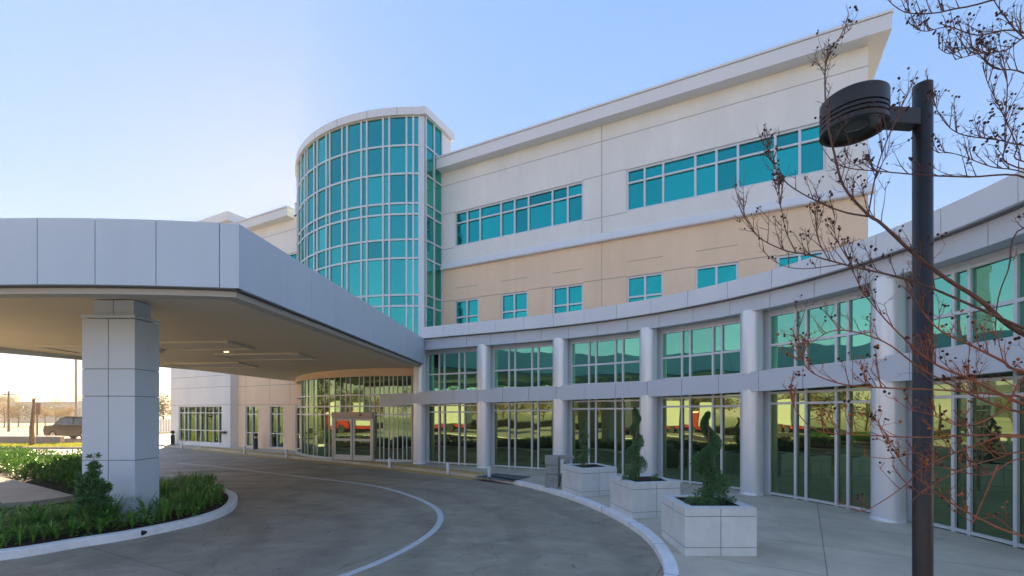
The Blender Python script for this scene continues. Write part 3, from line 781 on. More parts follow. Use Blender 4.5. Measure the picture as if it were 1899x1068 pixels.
# recessed trim below the fascia
mb = MB()
def canopy_ring(inset):
    o = [AP(a, AR-inset) for a in aa]
    o[0] = Cc+sinn*inset*1.05+sdv*inset*.98
    return o
def side(inset): return [fb+sinn*inset, Cc+sinn*inset*1.05+sdv*inset*.98]
mb.band([p[:2] for p in side(.08)], [p[:2] for p in side(.30)], zb-.02, zb+.02, 1)
mb.band([p[:2] for p in canopy_ring(.08)], [p[:2] for p in canopy_ring(.30)], zb-.02, zb+.02, 1)
mb.band([p[:2] for p in side(.15)], [p[:2] for p in side(.42)], zb-.125, zb-.02, 0)
mb.band([p[:2] for p in canopy_ring(.15)], [p[:2] for p in canopy_ring(.42)], zb-.125, zb-.02, 0)
mb.build('trim', [M['trim'], M['joint']], canopy)
def zso(x, y): return 4.93-(y-10)*.030
poly = [p for p in canopy_ring(.28)]+[L0+linn*.05, L1+linn*.05, Vector((-9, 29, 0)), Vector((-4.6, 24, 0)), fb+sinn*.28]
mb = MB()
vs = [(p.x, p.y, zso(p.x, p.y)) for p in poly]
mb.add(vs, [tuple(range(len(vs)))], 0)
mb.build('soffit', M['soffit'], canopy)
poly2 = [AP(a, AR-.05) for a in aa]+[L0, L1, Vector((-9, 29, 0)), Vector((-4.6, 24, 0)), fb]
mb = MB(); mb.prism([p[:2] for p in poly2], 5.55, 5.7); mb.build('roof', M['reveal'], canopy)
# ceiling coffers: shallow dropped panels
def coffer(cx, cy, lx, ly, rot):
    z = zso(cx, cy)
    mb = MB(); c, s = math.cos(rot), math.sin(rot)
    def q(x, y, zz): return (cx+c*x-s*y, cy+s*x+c*y, zz+zso(cx, cy)+(-.030)*(s*x+c*y))
    w = .09
    for (x0, x1, y0, y1) in ((-lx, lx, -ly, -ly+w), (-lx, lx, ly-w, ly), (-lx, -lx+w, -ly+w, ly-w), (lx-w, lx, -ly+w, ly-w)):
        mb.box8([q(x0, y0, -.07), q(x1, y0, -.07), q(x1, y1, -.07), q(x0, y1, -.07), q(x0, y0, -.002), q(x1, y0, -.002), q(x1, y1, -.002), q(x0, y1, -.002)])
    mb.box8([q(-lx+w, -ly+w, -.03), q(lx-w, -ly+w, -.03), q(lx-w, ly-w, -.03), q(-lx+w, ly-w, -.03), q(-lx+w, -ly+w, -.004), q(lx-w, -ly+w, -.004), q(lx-w, ly-w, -.004), q(-lx+w, ly-w, -.004)])
    mb.build('ceiling_coffer', M['soffit2'], canopy)
for u, v in ((362, 640), (495, 660), (395, 676), (190, 646)):
    Yc = 2.83/((HZ-v)/F_+.030); coffer((u-CX)/F_*Yc, Yc, 1.7, .75, R(-3))
for u, v in ((420, 652), (131, 660)):
    Yc = (CH-2.4+2.53+.3-(-0))/((HZ-v)/F_+.030); x = (u-CX)/F_*Yc; z = zso(x, Yc)
    mb = MB(); mb.lathe([(0.0005, -.012), (.085, -.012)], (x, Yc, z), 16); mb.lathe([(.085, -.014), (.12, -.018), (.13, -.002)], (x, Yc, z), 16, 1)
    mb.build('downlight', [M['lightdisc'], M['trim']], canopy)
def pier(x0, x1, y0, y1):
    mb = MB(); g_ = .008; xm = (x0+x1)/2; ym = (y0+y1)/2
    zsx = [-.1, 1.35, 2.76, 3.36, 4.47]
    for i in range(4):
        za, zb_ = zsx[i]+(.006 if i else 0), zsx[i+1]-.006
        if i == 0: pass
        for xa, xb in ((x0, xm-g_), (xm+g_, x1)):
            mb.box(xa, xb, y0, y1, za, zb_)
    mb.box(x0+.02, x1-.02, y0+.02, y1-.02, 0, 4.46, 1)
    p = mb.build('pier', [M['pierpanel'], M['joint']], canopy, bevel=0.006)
    mb = MB(); mb.box(x0-.015, x1+.015, y0-.015, y1+.015, 4.48, 4.55); mb.build('cap', M['pierpanel'], p)
    mb = MB(); i = .13
    mb.box(x0+i, xm-g_, y0+i, y1-i*.7, 4.552, zso(0, y0)-.03); mb.box(xm+g_, x1-i, y0+i, y1-i*.7, 4.552, zso(0, y0)-.03)
    mb.build('neck', M['pierpanel'], p)
pier(-9.45, -8.29, 10.0, 10.70)

# ------------------------------------------------------------------ GROUND
ZR = -0.12
def GR(u, v): return G(u, v, ZR)
def flat(name, poly, z, mat, kind='structure', hole=None):
    mb = MB(); mb.add([(p[0], p[1], z) for p in poly], [tuple(range(len(poly)))]); return tag(mb.build(name, M[mat]), kind=kind)
def smooth(pts, n=8, closed=False):
    pts = [Vector((p[0], p[1], 0)) for p in pts]; out = []
    k = len(pts)
    for i in range(k if closed else k-1):
        g_ = lambda j: pts[j % k] if closed else pts[min(max(j, 0), k-1)]
        p0, p1, p2, p3 = g_(i-1), g_(i), g_(i+1), g_(i+2)
        for j in range(n):
            t = j/n
            out.append(0.5*((2*p1)+(-p0+p2)*t+(2*p0-5*p1+4*p2-p3)*t*t+(-p0+3*p1-3*p2+p3)*t**3))
    if not closed: out.append(pts[-1])
    return out
def offs(pl, d):
    out = []
    for i in range(len(pl)):
        t = (pl[min(i+1, len(pl)-1)]-pl[max(i-1, 0)]); t = Vector((t.x, t.y, 0)).normalized()
        out.append(pl[i]+Vector((-t.y, t.x, 0))*d)
    return out
mb = MB(); mb.quad((-900, -500, -.20), (700, -500, -.20), (700, 1100, -.20), (-900, 1100, -.20)); tag(mb.build('ground', M['dirt']), kind='structure')
mb = MB()
mb.quad((-40, -16, ZR), (30, -16, ZR), (30, 60, ZR), (-40, 60, ZR)); tag(mb.build('driveway', M['road']), kind='structure')
# right kerb and pavement slab
kp = [(905, 889.5), (950, 897.5), (1000, 909), (1063, 928.5), (1126, 955), (1175, 984), (1206, 1011), (1226, 1043), (1233, 1068)]
kpts = [GR(u, v) for u, v in kp]
kpts += [Vector((2.05, 6.05, 0)), Vector((2.0, 4.5, 0)), Vector((1.5, 2.0, 0)), Vector((.6, -1, 0)), Vector((-1, -5, 0))]
kroad = smooth(kpts, 6)
ent = [(300, 822.5), (310, 823.5), (380, 829), (454, 845), (531.5, 851), (621, 859), (721.8, 869), (829, 880), (905, 889.5)]
# entry edge, no raised kerb visible: the pavement edge
epts = smooth([Vector((-36, 42, 0)), GR(312, 829), GR(380, 834), GR(454, 841.5), GR(531.5, 849), GR(621, 857.5), GR(721.8, 867.5), GR(829, 879.5), kpts[0]], 6)
edge = epts[:-1]+kroad
mb = MB()
poly = [(p.x, p.y) for p in edge]+[(14, -5), (24, 8), (24, 46), (-36, 46)]
mb.prism(poly, -.19, 0.0, bot=False)
tag(mb.build('pavement', M['walk']), kind='structure')
KW_ = .20
kin = offs(kroad, KW_)
mb = MB(); mb.band([(p.x, p.y) for p in offs(kroad, -.012)], [(p.x, p.y) for p in kin], ZR-.03, 0.012)
tag(mb.build('kerb', M['curb'], bevel=0.018), kind='structure')
mb = MB()
kl = kroad; acc = 0
for i in range(1, len(kl)-1):
    acc += (kl[i]-kl[i-1]).length
    if acc > 1.55:
        acc = 0; t_ = (kl[i+1]-kl[i-1]).normalized(); n_ = Vector((-t_.y, t_.x, 0)); a = kl[i]-n_*.014; b = kl[i]+n_*.202
        mb.box8([a-t_*.005+Vector((0, 0, ZR)), a+t_*.005+Vector((0, 0, ZR)), b+t_*.005+Vector((0, 0, ZR)), b-t_*.005+Vector((0, 0, ZR)), a-t_*.005+Vector((0, 0, .0135)), a+t_*.005+Vector((0, 0, .0135)), b+t_*.005+Vector((0, 0, .0135)), b-t_*.005+Vector((0, 0, .0135))])
tag(mb.build('kerb_joints', M['joint']), kind='structure')
# tactile yellow strip along the entrance edge
ty_ = [p for p in epts if p.x > -22][:-2]
mb = MB(); o, q = offs(ty_, .05), offs(ty_, .62)
mb.band([p[:2] for p in o], [p[:2] for p in q], .0005, .008)
tag(mb.build('tactile_strip', M['tactile']), kind='structure')
mb = MB(); o, q = offs(ty_, -.52), offs(ty_, -.02)
mb.band([p[:2] for p in o], [p[:2] for p in q], ZR+.0005, ZR+.005)
tag(mb.build('painted_yellow_edge', M['tactile']), kind='structure')
# lane line
lane = [(330, 858.5), (400, 865.5), (472, 873.5), (560, 884), (640, 893.5), (700, 902), (760, 919), (803, 939), (817, 958), (808, 980), (776, 1005), (722, 1034), (640, 1067), (560, 1092)]
ln = smooth([GR(u, v) for u, v in lane], 6)
mb = MB(); wd = .07
mb.band([p[:2] for p in offs(ln, wd)], [p[:2] for p in offs(ln, -wd)], ZR+.001, ZR+.006)
tag(mb.build('lane_line', M['paint_line']), kind='structure')
# island
isl = [(0, 1039.6), (145, 1016), (254, 998), (363, 974), (410, 959), (432, 947), (440.5, 933), (436, 922.5), (415, 913)]
ipts = [Vector((-14, 6.2, 0)), Vector((-10.2, 7.15, 0))]+[GR(u, v) for u, v in isl]
tip = ipts[-1]
ipts += [tip+Vector((-.7, .65, 0)), tip+Vector((-1.9, 1.1, 0)), Vector((-12.1, 14.7, 0)), Vector((-15.6, 18.2, 0)), Vector((-20, 23.4, 0)), Vector((-25, 26, 0)), Vector((-31, 25, 0)), Vector((-34, 18, 0)), Vector((-30, 9, 0)), Vector((-20, 6, 0))]
icl = smooth(ipts, 6, closed=True)
icl2 = icl+[icl[0]]
inn_ = offs(icl2, .22); inn_[-1] = inn_[0]
mb = MB(); mb.band([(p.x, p.y) for p in icl2], [(p.x, p.y) for p in inn_], ZR-.03, .035)
tag(mb.build('island_kerb', M['curb'], bevel=0.02), kind='structure')
mb = MB()
mb.add([(q.x, q.y, .005) for q in inn_[:-1]], [tuple(range(len(inn_)-1))])
tag(mb.build('planting_bed', M['soil']), kind='structure')
# pale path through the island
pth = [G(-330, 872, .18), G(0, 884, .18), G(70, 901, .18), G(137, 919, .18), G(120, 922, .18), G(60, 930, .18), G(0, 934, .18), G(-330, 955, .18)]
mb = MB(); mb.prism([p[:2] for p in pth], .05, .19, bot=False); tag(mb.build('path', M['path']), kind='structure')
# lit lawn island beyond and second drive
lw = [GR(-420, 834), GR(-100, 832.5), GR(40, 832), GR(150, 832), GR(230, 831), GR(232, 826), GR(150, 824.5), GR(0, 825), GR(-420, 826)]
mb = MB(); mb.prism([p[:2] for p in lw], ZR-.02, -.02, bot=False); tag(mb.build('lawn', M['lawn']), kind='structure')
lw2 = offs([Vector(p) for p in lw[:5]], -.18)
mb = MB(); mb.band([p[:2] for p in lw2], [p[:2] for p in lw[:5]], ZR-.02, .0); tag(mb.build('lawn_kerb', M['lowwall']), kind='structure')
random.seed(3)
def in_poly(x, y, poly):
    c = False; n = len(poly); j = n-1
    for i in range(n):
        xi, yi = poly[i][0], poly[i][1]; xj, yj = poly[j][0], poly[j][1]
        if (yi > y) != (yj > y) and x < (xj-xi)*(y-yi)/(yj-yi)+xi: c = not c
        j = i
    return c
mb = MB()
xs = [p[0] for p in lw]; ys = [p[1] for p in lw]
cnt = 0
while cnt < 9000:
    x, y = random.uniform(max(min(xs), -48), max(xs)), random.uniform(min(ys), max(ys))
    if not in_poly(x, y, lw): continue
    cnt += 1; a = random.uniform(0, 6.28); h_ = random.uniform(.06, .16); w = .025
    dx, dy = math.cos(a)*w, math.sin(a)*w
    lx, ly = random.uniform(-.05, .05), random.uniform(-.05, .05)
    mb.add([(x-dx, y-dy, -.02), (x+dx, y+dy, -.02), (x+lx, y+ly, -.02+h_)], [(0, 1, 2)])
tag(mb.build('lawn_grass', M['lawn_blade']), 'sunlit yellow green grass on the strip beyond the drive', kind='stuff')

# ------------------------------------------------------------------ PLANTING
def leafq(mb, c, d, up_, l, w, mi=0):
    d = Vector(d).normalized(); s = d.cross(Vector(up_))
    if s.length < 1e-4: s = d.orthogonal()
    s.normalize(); n = s.cross(d)*l*.12; c = Vector(c)
    mb.add([c, c+d*l*.5+s*w*.5+n, c+d*l, c+d*l*.5-s*w*.5+n], [(0, 1, 2, 3)], mi)
def rv():
    while True:
        v = Vector((random.uniform(-1, 1), random.uniform(-1, 1), random.uniform(-1, 1)))
        if .05 < v.length < 1: return v.normalized()
def strap_clump(mb, x, y, z, n, h, spread, wid=.012):
    for i in range(n):
        a = random.uniform(0, 6.283); l = h*random.uniform(.65, 1.15); sp = spread*random.uniform(.35, 1.1)
        dx, dy = math.cos(a), math.sin(a); px, py = -dy*wid*random.uniform(.7, 1.3), dx*wid
        pts = []
        for k in range(4):
            t = k/3; r = sp*t**1.6; zz = l*(1.45*t-.75*t**2.4)
            w = 1-.75*t if k < 3 else .08
            pts.append((x+dx*r, y+dy*r, z+zz, w))
        vs = []
        for q in pts: vs += [(q[0]-px*q[3], q[1]-py*q[3], q[2]), (q[0]+px*q[3], q[1]+py*q[3], q[2])]
        mb.add(vs, [(0, 1, 3, 2), (2, 3, 5, 4), (4, 5, 7, 6)])
random.seed(11)
bed0 = [(p.x, p.y) for p in offs(icl2, .24)[:-1]]
bed = [(p.x, p.y) for p in offs(icl2, .40)[:-1]]
pathp = [p[:2] for p in pth]
def near_path(x, y, m=.25):
    return any(in_poly(x+dx, y+dy, pathp) for dx in (-m, 0, m) for dy in (-m, 0, m))
mb = MB(); c = 0; tries = 0; spots = []
frontline = [G(u, v, .1) for u, v in ((-300, 985), (0, 985), (145, 968), (254, 955), (330, 938), (400, 922))]
while c < 760 and tries < 120000:
    tries += 1
    x, y = random.uniform(-14, -4.6), random.uniform(6.8, 15.0)
    if not in_poly(x, y, bed) or near_path(x, y): continue
    if -9.6 < x < -8.1 and 9.85 < y < 10.85: continue
    if x/y < -.78 and y > 10.2: continue
    u = CX+F_*x/y
    # nearer belt of strap leaves only: rows between path and kerb, and beside the pier
    v0 = HZ+F_*(CH-.15)/y
    if u < 150 and v0 < 930: continue
    if any((x-a)**2+(y-b)**2 < .042*random.uniform(.4, 1.5) for a, b in spots): continue
    spots.append((x, y)); c += 1
    tall = -9.9 < x < -7.6 and y > 8.9
    s = random.choice((.5, .7, .85, .95, 1.05, 1.25))*(1.3 if tall else .86)
    if random.random() < .22:      # broad leaved tufts between the straps
        for i in range(40):
            d = rv(); d.z = abs(d.z); q = Vector((x, y, .03))+Vector((d.x*.2, d.y*.2, d.z*.34*s))*random.random()**.4
            leafq(mb, q, d+rv()*.8, (0, 0, 1), .10, .05)
    else:
        strap_clump(mb, x+random.uniform(-.05, .05), y, 0, int(random.uniform(14, 42)), .50*s, random.uniform(.30, .48)*s, random.uniform(.009, .017))
for i in range(2600):             # fallen leaves and chips on the mulch
    x, y = random.uniform(-13, -4.6), random.uniform(6.8, 13)
    if in_poly(x, y, bed0): d = rv(); d.z *= .15; leafq(mb, (x, y, .018), d, (0, 0, 1), random.uniform(.03, .08), .02, 1)
tag(mb.build('strap_leaf_ground_cover', [M['grass_blade'], M['litter']]), 'bright green strap leaved ground cover in the bed around the pier', kind='stuff')
# hedge-like mass behind the path
random.seed(5)
hp = [G(-420, 838, .2), G(0, 841, .2), G(80, 847, .2), G(160, 853, .2), G(190, 880, .2), G(162, 912, .2), G(130, 908, .2), G(70, 890, .2), G(0, 871, .2), G(-420, 862, .2)]
mb = MB(); hpp = [p[:2] for p in hp]; xs = [p[0] for p in hpp]; ys = [p[1] for p in hpp]
c = 0
while c < 430:
    x, y = random.uniform(-30, max(xs)), random.uniform(min(ys), max(ys))
    if not in_poly(x, y, hpp): continue
    if -9.7 < x < -8.0 and 9.8 < y < 10.9: continue
    c += 1; s = random.uniform(.8, 1.2)
    for i in range(34):
        d = rv(); d.z = abs(d.z); p = Vector((x, y, .14))+Vector((d.x*.34, d.y*.34, d.z*.42*s))
        leafq(mb, p, d+rv()*.7, (0, 0, 1), .15, .055)
    strap_clump(mb, x, y, .12, 10, .5*s, .3*s, .014)
tag(mb.build('low_hedge_planting', M['hedge_leaf']), 'dense dark green planting bank beyond the pale path', kind='stuff')
# red flowers
random.seed(21)
for (u, v, lab) in ((186, 926, 'small red flower low among the strap leaves before the pier'), (520-345, 931, 'dark red flower beside the path tip')):
    p = G(u, v, .38); ft = thing('flower', (p.x, p.y, .12), lab, 'flower')
    mb = MB(); mb.tube([(p.x, p.y, .1), (p.x+.01, p.y, .4)], .006, 5); mb.build('stem', M['hedge_leaf'], ft)
    mb = MB()
    for i in range(26): d = rv(); leafq(mb, Vector((p.x, p.y, .4))+d*.03, d, (0, 0, 1), .07, .05)
    mb.build('blossom', M['redcar'], ft)
# upright shrub before the pier
random.seed(9)
sb = Vector((-8.58, 9.3, .0))
shrub = thing('evergreen_shrub', sb, 'upright dark evergreen shrub in front of the canopy pier', 'shrub')
ms = MB(); ml = MB()
for st_ in range(13):
    a = st_*2.4; lean = random.uniform(.03, .34); H_ = (1.5-2.1*lean)*random.uniform(.85, 1.1) if st_ else 1.55
    if st_ == 0: lean = .04
    pts_ = [sb+Vector((math.cos(a)*lean*t**1.2, math.sin(a)*lean*t**1.2, H_*t)) for t in (0, .25, .5, .75, 1)]
    ms.tube(pts_, [.018, .015, .012, .008, .004], 5)
    for k in range(38):
        t = random.uniform(.10, 1); i = min(int(t*4), 3); p = pts_[i].lerp(pts_[i+1], t*4-i)
        ta = random.uniform(0, 6.28); rl = .26*(1-t)+.05
        d = Vector((math.cos(ta), math.sin(ta), .75)).normalized(); e = p+d*rl
        ms.tube([p, e], [.004, .002], 4, cap=False)
        for q in range(11):
            b_ = p.lerp(e, random.uniform(.3, 1)); leafq(ml, b_, d*.8+rv()*.8, rv(), .095, .032)
ms.build('stems', M['trunk'], shrub); ml.build('foliage', M['shrub_leaf'], shrub)

# ------------------------------------------------------------------ PLANTERS + SPIRAL TOPIARIES
def make_planter():
    pl = thing('planter', (0, 0, 0), 'x', 'planter', 'square white planters along the kerb')
    w, h, g_ = .6, .79, .007
    mb = MB()
    zs_ = [(0, .135), (.149, .655), (.669, h)]
    for za, zb_ in zs_:
        for sx0, sx1 in ((-w, -g_), (g_, w)):
            mb.box(sx0, sx1, -w, -w+.09, za, zb_); mb.box(sx0, sx1, w-.09, w, za, zb_)
        for sy0, sy1 in ((-w+.091, -g_), (g_, w-.091)):
            mb.box(-w, -w+.09, sy0, sy1, za, zb_); mb.box(w-.09, w, sy0, sy1, za, zb_)
    i = .012
    for b_ in ((-w+i, w-i, -w+i, -w+.08), (-w+i, w-i, w-.08, w-i), (-w+i, -w+.08, -w+.081, w-.081), (w-.08, w-i, -w+.081, w-.081)):
        mb.box(b_[0], b_[1], b_[2], b_[3], .01, h-.012, 1)
    mb.build('box', [M['planter'], M['planterjoint']], pl, bevel=0.006)
    mb = MB()
    o = [(-w+.004, -w+.004), (w-.004, -w+.004), (w-.004, w-.004), (-w+.004, w-.004)]; q = [(-w+.17, -w+.17), (w-.17, -w+.17), (w-.17, w-.17), (-w+.17, w-.17)]
    mb.band(o+[o[0]], q+[q[0]], h+.001, h+.02, caps=False)
    mb.build('rim', M['planter'], pl, bevel=0.006)
    mb = MB(); mb.box(-w+.1, w-.1, -w+.1, w-.1, .55, .765); mb.build('soil', M['soil'], pl)
    return pl
p3 = make_planter()
spec = [(p3, (3.49, 8.2), 1.0, 'nearest white planter at the kerb, holding the fattest spiral topiary'),
        (None, (3.17, 10.95), 12, 'middle white planter of the three at the kerb, behind the nearest'),
        (None, (2.30, 13.65), 20, 'farthest white planter of the three, beside the grey slabs')]
for i, (o, xy, rot, lab) in enumerate(spec):
    o = o or copy_tree(p3)
    o.location = (*xy, 0); o.rotation_euler = (0, 0, R(rot if i else 0)); o['label'] = lab
def topiary(x, y, H_, rb, turns, ph, lab, seed, n=5200, kc=.52, kt=.62, jit=.10):
    random.seed(seed); zb = .76
    tp = thing('spiral_topiary', (x, y, zb), lab, 'topiary', 'spiral topiaries in the planters')
    mt = MB(); mt.tube([(x, y, zb-.05), (x+.01, y, zb+H_*.5), (x, y, zb+H_*.96)], [.03, .022, .008], 7); mt.build('trunk', M['trunk'], tp)
    ml = MB()
    for i in range(n):
        t = random.random()**1.1*.985+.01
        env = rb*(1-t)**.7+.03
        a = ph+turns*2*math.pi*t+random.gauss(0, jit)
        rc = env*kc; tr = min(env*kt, H_/turns*.33)*random.random()**.3
        d = rv()
        p = Vector((x+math.cos(a)*rc, y+math.sin(a)*rc, zb+.08+t*H_))+d*tr
        o = (d*.9+Vector((0, 0, .5))+rv()*.4)
        leafq(ml, p, o, rv(), .045, .018)
    for i in range(int(n*.08)):
        d = rv(); p = Vector((x, y, zb+.06+random.random()*H_*.55))+d*.05
        leafq(ml, p, d, rv(), .07, .025)
    ml.build('foliage', M['topiary_leaf'], tp)
topiary(3.58, 8.3, 1.55, .33, 2.1, 3.6, 'fat spiral topiary in the nearest white planter', 31, 10000, .64, .47, .07)
topiary(2.98, 10.95, 1.66, .235, 3.0, 2.4, 'slim spiral topiary in the middle white planter', 32, 4600, .68, .44, .08)
topiary(2.16, 13.65, 1.38, .17, 3.0, .7, 'small thin spiral topiary in the farthest white planter', 33, 1700, .64, .46, .1)
# small tufts in the planters
random.seed(41)
def tuft(x, y, lab, s=1.0, n=160):
    mb = MB()
    for i in range(n):
        d = rv(); d.z = abs(d.z); leafq(mb, Vector((x, y, .765))+d*.13*s*random.random()**.4, d+rv()*.4, rv(), .07, .018)
    tag(mb.build('juniper_tuft', M['topiary_leaf'], loc=(x, y, .765)), lab, 'plant', 'low tufts in the planters')
tuft(3.20, 7.98, 'low green tuft at the front left corner of the nearest planter', 1.2)
tuft(3.42, 7.9, 'low green tuft at the front edge of the nearest planter beside the left corner tuft', 1.0)
tuft(3.86, 8.15, 'low green tuft right of the trunk in the nearest planter', 1.1)
tuft(2.75, 10.8, 'low green tuft left of the trunk in the middle planter', 1.1)
tuft(3.45, 10.9, 'low green tuft right of the trunk in the middle planter', 1.0)

# ------------------------------------------------------------------ SMALL THINGS
def post(u, v, hpx):
    p = G(u, v, 0); return p
random.seed(2)
posts = [(340, 840, 'far left short white post on the pavement edge beneath the gridded window'), (454, 846, 'short white post in front of the first tall beige wall window'), (531.5, 850, 'short white post left of the glazed entrance screen'),
         (721.8, 868, 'short white post right of the sliding doors'), (829, 878.5, 'short white post in front of the first wing bay'), (933, 894.5, 'short white post nearest the white kerb end')]
proto = None
for u, v, lab in posts:
    p = G(u, v, ZR)
    p = min(epts, key=lambda q: abs(CX+F_*q.x/q.y-u)); p = Vector((p.x, p.y, 0))+Vector((.05, -.12, ZR))
    if proto is None:
        t_ = thing('marker_post', p, lab, 'post', 'short white posts along the entrance edge')
        mb = MB(); mb.lathe([(.065, 0), (.065, .45), (.055, .475), (.0005, .48)], p, 14); mb.build('shaft', M['frame'], t_)
        mb = MB(); mb.lathe([(.09, 0.001), (.09, .02), (.066, .025)], p, 14); mb.build('base_ring', M['steel'], t_)
        proto = t_
    else:
        t_ = copy_tree(proto); t_.location = p; t_['label'] = lab
def bollard(u, v, lab, first=None):
    p = G(u, v, 0)
    if first is None:
        t_ = thing('bollard_light', p, lab, 'bollard', 'black bollard lights at the building wall')
        mb = MB(); mb.lathe([(.14, 0), (.14, .72), (.0005, .72)], p, 18); mb.build('shaft', M['black'], t_)
        mb = MB(); mb.lathe([(.09, .72), (.09, .86)], p, 18); mb.build('light_ring', M['steel'], t_)
        mb = MB(); mb.lathe([(.14, .86), (.145, .92), (.12, 1.02), (.05, 1.06), (.0005, 1.065)], p, 18); mb.build('cap', M['black'], t_)
        return t_
    t_ = copy_tree(first); t_.location = p; t_['label'] = lab; return t_
b1 = bollard(320, 824.5, 'black bollard light left of the gridded window of the grey block')
bollard(474, 833, 'black bollard light in front of the tall beige wall window', b1)
# drain pipe end in the island kerb
p = GR(261, 996); 
dt = thing('drain_pipe', (p.x, p.y, ZR), 'black round drain pipe end in the white island kerb', 'drain')
mb = MB(); q = Vector((p.x, p.y+.03, ZR+.085)); ax = Vector((-.18, -.98, 0)).normalized()
mb.tube([q+ax*.045, q-ax*.1], .065, 18, cap=False); mb.tube([q+ax*.045, q-ax*.1], .052, 18, 0, True)
mb.build('pipe', M['black'], dt)
# stone slabs stacked by farthest planter
stn = thing('stone_slab_bench', (1.35, 14.6, 0), 'grey stone block with leaning slab beside the farthest planter', 'bench')
mb = MB(); c0 = G(1020, 905); x, y = c0.x, c0.y
mb.box(x-.14, x+.26, y, y+.35, 0, .42); mb.box(x-.12, x+.24, y+.02, y+.33, .435, .72); mb.box(x-.14, x+.26, y, y+.35, .735, 1.02)
mb.build('block', M['stone'], stn, bevel=.01)
mb = MB(); mb.box8([(x+.30, y-.1, 0), (x+.42, y-.1, 0), (x+.42, y+.4, 0), (x+.30, y+.4, 0), (x+.50, y-.1, .82), (x+.60, y-.1, .82), (x+.60, y+.4, .82), (x+.50, y+.4, .82)])
mb.build('leaning_slab', M['stone'], stn, bevel=.01)
mb = MB(); mb.box(x+.28, x+.80, y+.2, y+.6, .9, 1.0); mb.box(x+.3, x+.36, y+.25, y+.55, 0, .9)
mb.build('top_slab', M['stone'], stn, bevel=.01)
# dark mat on the pavement
mp_ = [G(880, 884.5, .006), G(950, 893, .006), G(985, 884, .006), G(920, 877.5, .006)]
mb = MB(); mb.prism([q[:2] for q in mp_], .001, .012, bot=False); tag(mb.build('door_mat', M['mat'], loc=(mp_[0].x, mp_[0].y, 0)), 'dark rubber mat on the pavement by the kerb end', 'mat')

# ------------------------------------------------------------------ LAMP POST
YL = 4.6; lp = P(1711, 765, YL); lx, ly = lp.x, lp.y
lamp = thing('street_lamp', (lx, ly, 0), 'dark bronze street lamp with ribbed drum head in the right foreground', 'street lamp')
ztop = CH+(HZ-158)/F_*YL
mb = MB(); pr = .082
mb.lathe([(pr, 0), (pr, ztop), (.0005, ztop+.004)], (lx, ly, 0), 28); mb.lathe([(.16, 0), (.16, .06), (pr, .09)], (lx, ly, 0), 28)
mb.build('pole', M['bronze'], lamp)
hx, hy = lx-.735, ly-.05; hr = .285
zh0 = CH+(HZ-248)/F_*4.56; zh1 = CH+(HZ-186)/F_*4.56+.10
zh0 = 5.215; zh1 = 5.53
mb = MB(); mb.box8([(hx+hr-.03, hy-.055, zh0+.06), (lx-.07, ly-.065, zh0+.06), (lx-.07, ly+.065, zh0+.06), (hx+hr-.03, hy+.075, zh0+.06), (hx+hr-.03, hy-.055, zh1-.09), (lx-.07, ly-.065, zh1-.09), (lx-.07, ly+.065, zh1-.09), (hx+hr-.03, hy+.075, zh1-.09)])
mb.build('arm', M['bronze'], lamp, bevel=.008)
mb = MB()
prof = [(.0005, zh1+.012), (hr-.05, zh1+.012), (hr-.012, zh1), (hr, zh1-.012), (hr, zh0+.15)]
z = zh0+.15
for i in range(3): prof += [(hr-.022, z), (hr-.022, z-.016), (hr, z-.016), (hr, z-.045)]; z -= .045
prof += [(hr, zh0), (hr-.03, zh0), (hr-.03, zh0+.05)]
mb.lathe(prof, (hx, hy, 0), 48, smooth=False)
hd_ = mb.build('lamp_head', M['bronze'], lamp)
for pl_ in hd_.data.polygons: pl_.use_smooth = True
hd_.data.set_sharp_from_angle(angle=R(35))
mb = MB(); mb.lathe([(.0005, zh0+.045), (hr-.035, zh0+.045)], (hx, hy, 0), 32); mb.lathe([(.0005, zh0+.012), (.08, zh0+.02), (.11, zh0+.043)], (hx+.02, hy, 0), 20)
mb.build('lens', M['lens'], lamp)

# ------------------------------------------------------------------ BARE TREE (crape myrtle)
random.seed(17)
tb = Vector((4.9, 3.35, 0))
tree = thing('bare_tree', tb, 'bare reddish branched tree with seed capsules reaching in from the right', 'tree')
mtk = MB(); mbr = MB(); mtw = MB(); mcap = MB()
CAPS = []; stems = []
for k, (dx, dy, ht) in enumerate(((0, 0, 5.6), (.3, .25, 5.2), (-.15, .35, 4.9), (.1, -.3, 4.4))):
    pts_ = [tb+Vector((dx*.3, dy*.3, 0)), tb+Vector((dx*.6, dy*.6, ht*.3)), tb+Vector((dx*1.1-.05, dy*1.2, ht*.6)), tb+Vector((dx*1.6-.15, dy*1.6, ht))]
    mtk.tube(pts_, [.075, .06, .045, .02], 9); stems.append(pts_)
mtk.build('trunk', M['bark'], tree)
def stem_at(z):
    best = None
    for st_ in stems:
        for i in range(3):
            if st_[i].z <= z <= st_[i+1].z:
                t = (z-st_[i].z)/(st_[i+1].z-st_[i].z); p = st_[i].lerp(st_[i+1], t)
                if best is None or random.random() < .4: best = p
    return best or stems[0][-1]
